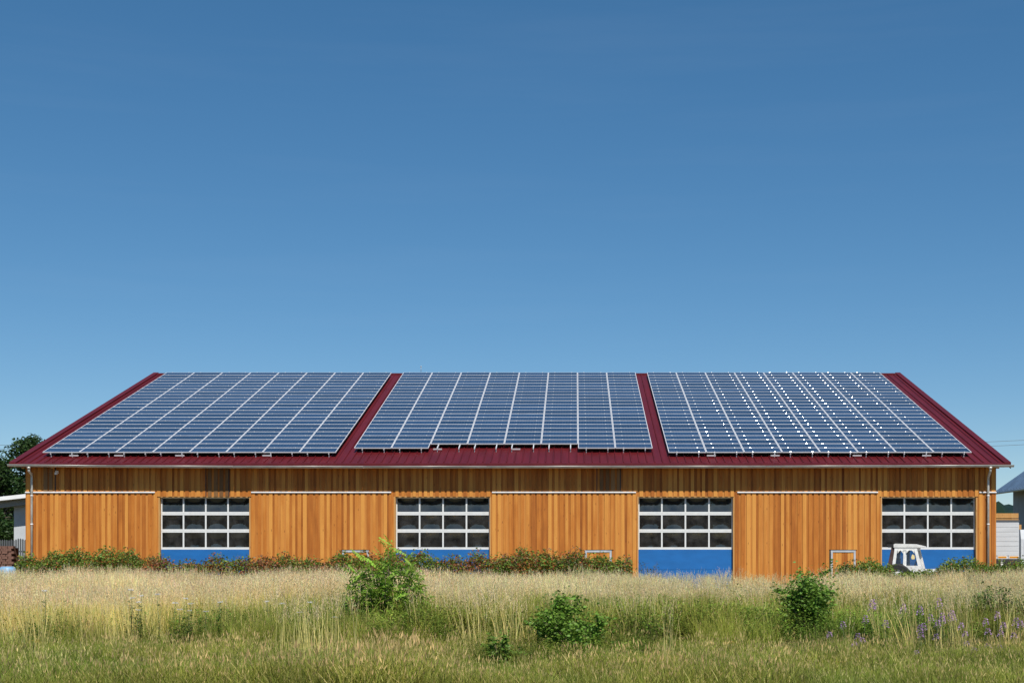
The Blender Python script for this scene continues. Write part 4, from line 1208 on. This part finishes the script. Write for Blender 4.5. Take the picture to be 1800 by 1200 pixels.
# ------------------------------------------------------------------ right: trailer, van, barn, timber stack
M_white_box = simple('trailer_white_shaded', (0.56,0.58,0.60), 0.45, noise=0.08, nscale=2, streak=(0.5,1,3))  # white greyed in the base colour, standing in for a side out of the sun
M_dgrey = simple('dark_grey_metal', (0.09,0.095,0.10), 0.5)
YTR = 66.0
xr1 = wx(1791.5, YTR); xl1 = xr1-2.5
tz0, tz1 = wz(981.5, YTR), wz(916, YTR)
trl = empty('box_trailer', (0.5*(xl1+xr1), YTR, 0)); tag(trl, 'white box trailer with orange reflective plates behind the right corner of the hall', 'trailer')
hw = 1.25
b_ = MB(); b_.box(-hw, hw, 0.02, 8.0, tz0, tz1); b_.build('box_body', M_white_box, trl)
npl = 7
for i in range(npl):
    z0 = tz0+0.16+(tz1-tz0-0.2)*i/npl; z1 = tz0+0.16+(tz1-tz0-0.2)*(i+1)/npl-0.012
    p = MB(); p.box(-hw+0.03, hw-0.03, -0.004, 0.018, z0, z1); p.build('rear_plank', M_white_box, trl)
p = MB(); p.box(-hw-0.02, hw+0.02, -0.02, 8.02, tz1+0.002, tz1+0.07); p.build('roof_edge', M_dgrey, trl)
M_orange = simple('reflector_orange', (0.62,0.26,0.02), 0.4); M_white_refl = simple('reflector_white', (0.75,0.75,0.72), 0.4)
for xa_, xb_ in ((-1.18, -0.62), (-0.58, -0.02), (0.0, 0.0), (wx(1753.5,YTR)-0.5*(xl1+xr1), wx(1770,YTR)-0.5*(xl1+xr1)), (wx(1773.5,YTR)-0.5*(xl1+xr1), wx(1791,YTR)-0.5*(xl1+xr1))):
    if xb_-xa_ < 0.1 or xb_ < 0.05: continue
    p = MB(); p.box(xa_, xb_, -0.012, 0.0, tz0+0.0, tz0+0.15); q = p.build('reflector_plate', M_white_refl, trl)
    p = MB(); p.box(xa_+0.025, xb_-0.025, -0.018, -0.0125, tz0+0.03, tz0+0.12); p.build('reflector', M_orange, q)
p = MB(); p.box(-hw, hw, 0.05, 0.25, 0.55, 0.72); p.box(-0.5, -0.4, 0.1, 0.2, 0.72, tz0); p.box(0.4, 0.5, 0.1, 0.2, 0.72, tz0); p.build('bumper', M_white_refl, trl)
def twheel(par, x, y, r, w):
    t = MB(); t.tube([(x-w/2, y, r), (x+w/2, y, r)], r, 20); o = t.build('wheel', M_rubber, par)
    t = MB(); t.tube([(x-w/2-0.01, y, r), (x+w/2+0.01, y, r)], r*0.55, 14); t.build('rim', M_flash, o)
for y in (1.6, 2.9):
    for x in (-1.0, 1.0): twheel(trl, x, y, 0.48, 0.3)
# second white vehicle
YV = 67.5; xv = wx(1793, YV)
van = empty('delivery_van', (xv+1.05, YV, 0)); tag(van, 'white van standing right of the box trailer at the right edge', 'van')
b_ = MB(); b_.prism([(0.0, 0.45), (0.0, 2.35), (0.12, 2.82), (3.4, 2.86), (4.2, 1.9), (5.1, 1.6), (5.3, 0.9), (5.25, 0.45)], -1.0, 1.0); b_.build('body', M_white_box, van)
p = MB(); p.box(-0.006, 0.006, -0.006, 0.0, 0.5, 2.3); p.build('door_gap', M_dgrey, van)
for s_ in (-1, 1):
    p = MB(); x0_ = 0.12 if s_ > 0 else -0.85
    p.box(x0_, x0_+0.73, -0.008, 0.0, 1.5, 2.2); p.build('rear_window', M_dgrey, van)
    p = MB(); p.box(s_*0.9-0.06, s_*0.9+0.06, -0.02, 0.0, 0.66, 0.9); p.build('tail_light', simple('tail_red', (0.4,0.02,0.01), 0.3), van)
p = MB(); p.box(-0.95, 0.95, -0.08, 0.0, 0.45, 0.62); p.build('bumper', M_dgrey, van)
for y in (0.9, 4.2):
    for x in (-0.85, 0.85): twheel(van, x, y, 0.35, 0.22)

# barn with blue-grey metal roof
M_broof = simple('barn_roof_metal', (0.12,0.19,0.29), 0.35, 0.3, noise=0.2, nscale=1.5)
M_bwall = simple('barn_wall', (0.36,0.37,0.37), 0.8, noise=0.12, nscale=2)
YB1, YB0 = 110.0, 64.0
xe = wx(1751, YB1); ze = wz(865, YB1); xw_ = wx(1778, YB1); half = 8.5
barn = empty('metal_roof_barn', (xw_+half, 0.5*(YB0+YB1), 0)); tag(barn, 'grey barn with ribbed blue-grey metal roof at the right edge', 'barn')
BO = Vector((xw_+half, 0.5*(YB0+YB1), 0))
def bp_(m, name, mats, par=None):
    o = m.build(name, mats, par or barn)
    if par is None: o.location = -BO
    return o
pb = math.tan(R(35))
xrg = xw_+half; zrg = ze+(xrg-xe)*pb
m = MB(); m.prism([(xw_, 0), (xw_+2*half, 0), (xw_+2*half, ze+0.6), (xrg, zrg-0.25), (xw_, ze+0.6)], YB0+0.5, YB1-0.4, 'Y'); bp_(m, 'wall', M_bwall)
m = MB(); m.prism([(xe, ze), (xrg, zrg), (2*xrg-xe, ze), (2*xrg-xe, ze-0.16), (xrg, zrg-0.16), (xe, ze-0.16)], YB0, YB1, 'Y'); broof = bp_(m, 'roof', M_broof)
sl = math.hypot(xrg-xe, zrg-ze)
rb = MB(); rb.box(0, sl, -0.06, 0.06, 0, 0.14); RB = rb.mesh('roof_rib', M_broof)
for i in range(60):
    y = YB1-0.25-i*0.72
    if y < YB0: break
    link('roof_rib', RB, broof, (xe, y, ze+0.003), (0, -R(35), 0))
m = MB(); m.tube([(xe-0.06, YB0, ze-0.08), (xe-0.06, YB1, ze-0.08)], 0.09, 8); m.build('gutter', M_zinc, broof)
for i in range(8):
    y = YB1-5.4-i*5; z = wz(893.5, 104)
    m = MB(); m.box(xw_-0.03, xw_+0.0, y-1.6, y+1.6, z-0.28, z+0.28); w = bp_(m, 'window', M_flash)
    for k in range(2):
        m = MB(); m.box(xw_-0.036, xw_-0.031, y-1.5+k*1.52, y-0.02+k*1.52, z-0.2, z+0.2); m.build('pane', M_dgrey, w)
# stacked orange boards behind the trailer
YS = 80.0
stkr = empty('timber_stack', (wx(1764, YS), YS, 0)); tag(stkr, 'stack of orange sawn timber showing above the white trailer', 'timber stack')
random.seed(80)
zt = wz(901, YS); nlay = 12
for k in range(nlay):
    for j in range(3):
        m = MB(); z0 = zt*k/nlay; x0_ = -1.0+random.uniform(-0.06, 0.06); 
        m.box(x0_, 0.95+random.uniform(-0.1, 0.1), j*0.42, j*0.42+0.38, z0+0.03, z0+zt/nlay-0.02); m.build('plank', M_timber, stkr)
for k in range(nlay):
    m = MB()
    m.box(-0.7, -0.6, 0, 1.25, zt*k/nlay-0.018, zt*k/nlay+0.028); m.box(0.5, 0.6, 0, 1.25, zt*k/nlay-0.018, zt*k/nlay+0.028); 
    if k: m.build('spacer', M_brownp, stkr)

# ------------------------------------------------------------------ left: canopy, fence, pallets, barrel
YC = 70.0
can = empty('white_canopy', (wx(10, YC), YC, 0)); tag(can, 'white flat canopy on a grey wall left of the hall', 'canopy')
CO = Vector((wx(10, YC), YC, 0))
def cp_(m, name, mat):
    o = m.build(name, mat, can); o.location = -CO; return o
xA, xB = wx(-160, YC), wx(46, YC)
zA, zB = wz(890, YC), wz(867.5, YC)
m = MB(); m.add([(xA, YC, zA-0.2), (xB, YC, zB-0.2), (xB, YC, zB), (xA, YC, zA), (xA, YC+5, zA-0.2), (xB, YC+5, zB-0.2), (xB, YC+5, zB), (xA, YC+5, zA)],
      [(0,1,2,3),(5,4,7,6),(3,2,6,7),(1,0,4,5),(0,3,7,4),(2,1,5,6)]); cp_(m, 'roof_slab', simple('white_fascia', (0.82,0.82,0.82), 0.5, noise=0.05, nscale=2))
m = MB(); m.add([(xA, YC+0.5, zA-0.62), (xB, YC+0.5, zB-0.50), (xB, YC+0.5, zB-0.21), (xA, YC+0.5, zA-0.21), (xA, YC+0.9, zA-0.62), (xB, YC+0.9, zB-0.50), (xB, YC+0.9, zB-0.21), (xA, YC+0.9, zA-0.21)],
      [(0,1,2,3),(5,4,7,6),(3,2,6,7),(1,0,4,5),(0,3,7,4),(2,1,5,6)]); cp_(m, 'beam', simple('grey_beam', (0.25,0.28,0.30), 0.6))
m = MB(); m.box(wx(24.5, YC+1), wx(47, YC+1), YC+1, YC+1.3, 0, zB-0.5); cp_(m, 'wall', simple('canopy_wall', (0.52,0.55,0.57), 0.8, noise=0.1, nscale=2))
m = MB(); m.box(xA, xA+0.2, YC+1, YC+1.2, 0, zA-0.6); cp_(m, 'post', M_dgrey)
fen = empty('picket_fence', (wx(20, 68), 68, 0)); tag(fen, 'dark picket fence before the grey wall left of the hall', 'fence')
random.seed(81)
for i in range(22):
    x = wx(-40+i*4.0, 68)-wx(20, 68)
    h = wz(947, 68)+random.uniform(-0.05, 0.05)
    m = MB(); m.add([(x-0.04,0,0),(x+0.04,0,0),(x+0.04,0,h-0.06),(x,0,h),(x-0.04,0,h-0.06),(x-0.04,0.02,0),(x+0.04,0.02,0),(x+0.04,0.02,h-0.06),(x,0.02,h),(x-0.04,0.02,h-0.06)],
        [(0,1,2,3,4),(9,8,7,6,5),(0,5,6,1),(1,6,7,2),(2,7,8,3),(3,8,9,4),(4,9,5,0)]); m.build('picket', M_dgrey, fen)
for z in (0.5, 1.7):
    m = MB(); m.box(wx(-42, 68)-wx(20, 68), wx(46, 68)-wx(20, 68), 0.022, 0.06, z, z+0.08); m.build('rail', M_dgrey, fen)
M_brick = simple('brick_red', (0.17,0.085,0.06), 0.85, noise=0.3, nscale=8)
pal = empty('brick_pallet', (wx(-8, 62), 62, 0)); tag(pal, 'stack of reddish-brown bricks at the left edge beside the hall', 'brick stack')
random.seed(82)
m = MB(); bm1 = MB(); bm1.box(-0.12, 0.12, 0, 0.24, 0, 0.115); BR = bm1.mesh('brick', M_brick)
for k in range(16):
    for i in range(6):
        o = link('brick', BR, pal, (-0.75+i*0.27+0.09*(k % 2)+random.uniform(-.012,.012), random.uniform(-.02,.02), 0.10+k*0.118), (0,0,random.uniform(-.05,.05)))
m = MB(); m.box(-0.95, 0.95, -0.05, 0.85, 0.04, 0.098); m.build('pallet', M_timber, pal)
m = MB(); m.box(-0.75, 0.72, 0.27, 0.8, 0.10, 1.9); m.build('inner_stack', M_brick, pal)
bar = empty('blue_barrel', (wx(13, 50), 50, 0)); tag(bar, 'pale blue plastic barrel in the grass at the left edge', 'barrel')
m = MB(); hb = wz(996.5, 50)
m.tube([(0,0,0), (0,0,0.06), (0,0,hb*0.3), (0,0,hb*0.34), (0,0,hb*0.66), (0,0,hb*0.70), (0,0,hb-0.03), (0,0,hb)], [0.25,0.28,0.28,0.295,0.295,0.28,0.28,0.25], 18); m.build('body', simple('blue_plastic', (0.22,0.42,0.62), 0.4), bar)
m = MB(); m.tube([(0,0,hb), (0,0,hb+0.03)], 0.22, 16); m.build('lid', simple('blue_lid', (0.30,0.50,0.68), 0.4), bar)

# ------------------------------------------------------------------ overhead cables far behind
for ya, yb_, lab in ((783, 768, 'upper thin power cable far behind the hall'), (790, 776, 'lower thin power cable far behind the hall')):
    Yc = 125.0; xa_, xb_ = wx(-500, Yc), wx(2300, Yc); za, zb = wz(ya-26, Yc), wz(yb_-24, Yc)
    pts = []
    for i in range(41):
        t = i/40; pts.append((xa_+(xb_-xa_)*t, Yc, za+(zb-za)*t-4*2.4*t*(1-t)))
    m = MB(); m.tube(pts, 0.016, 5); o = m.build('power_cable', M_dgrey); tag(o, lab, 'cable', 'power cables behind the hall')
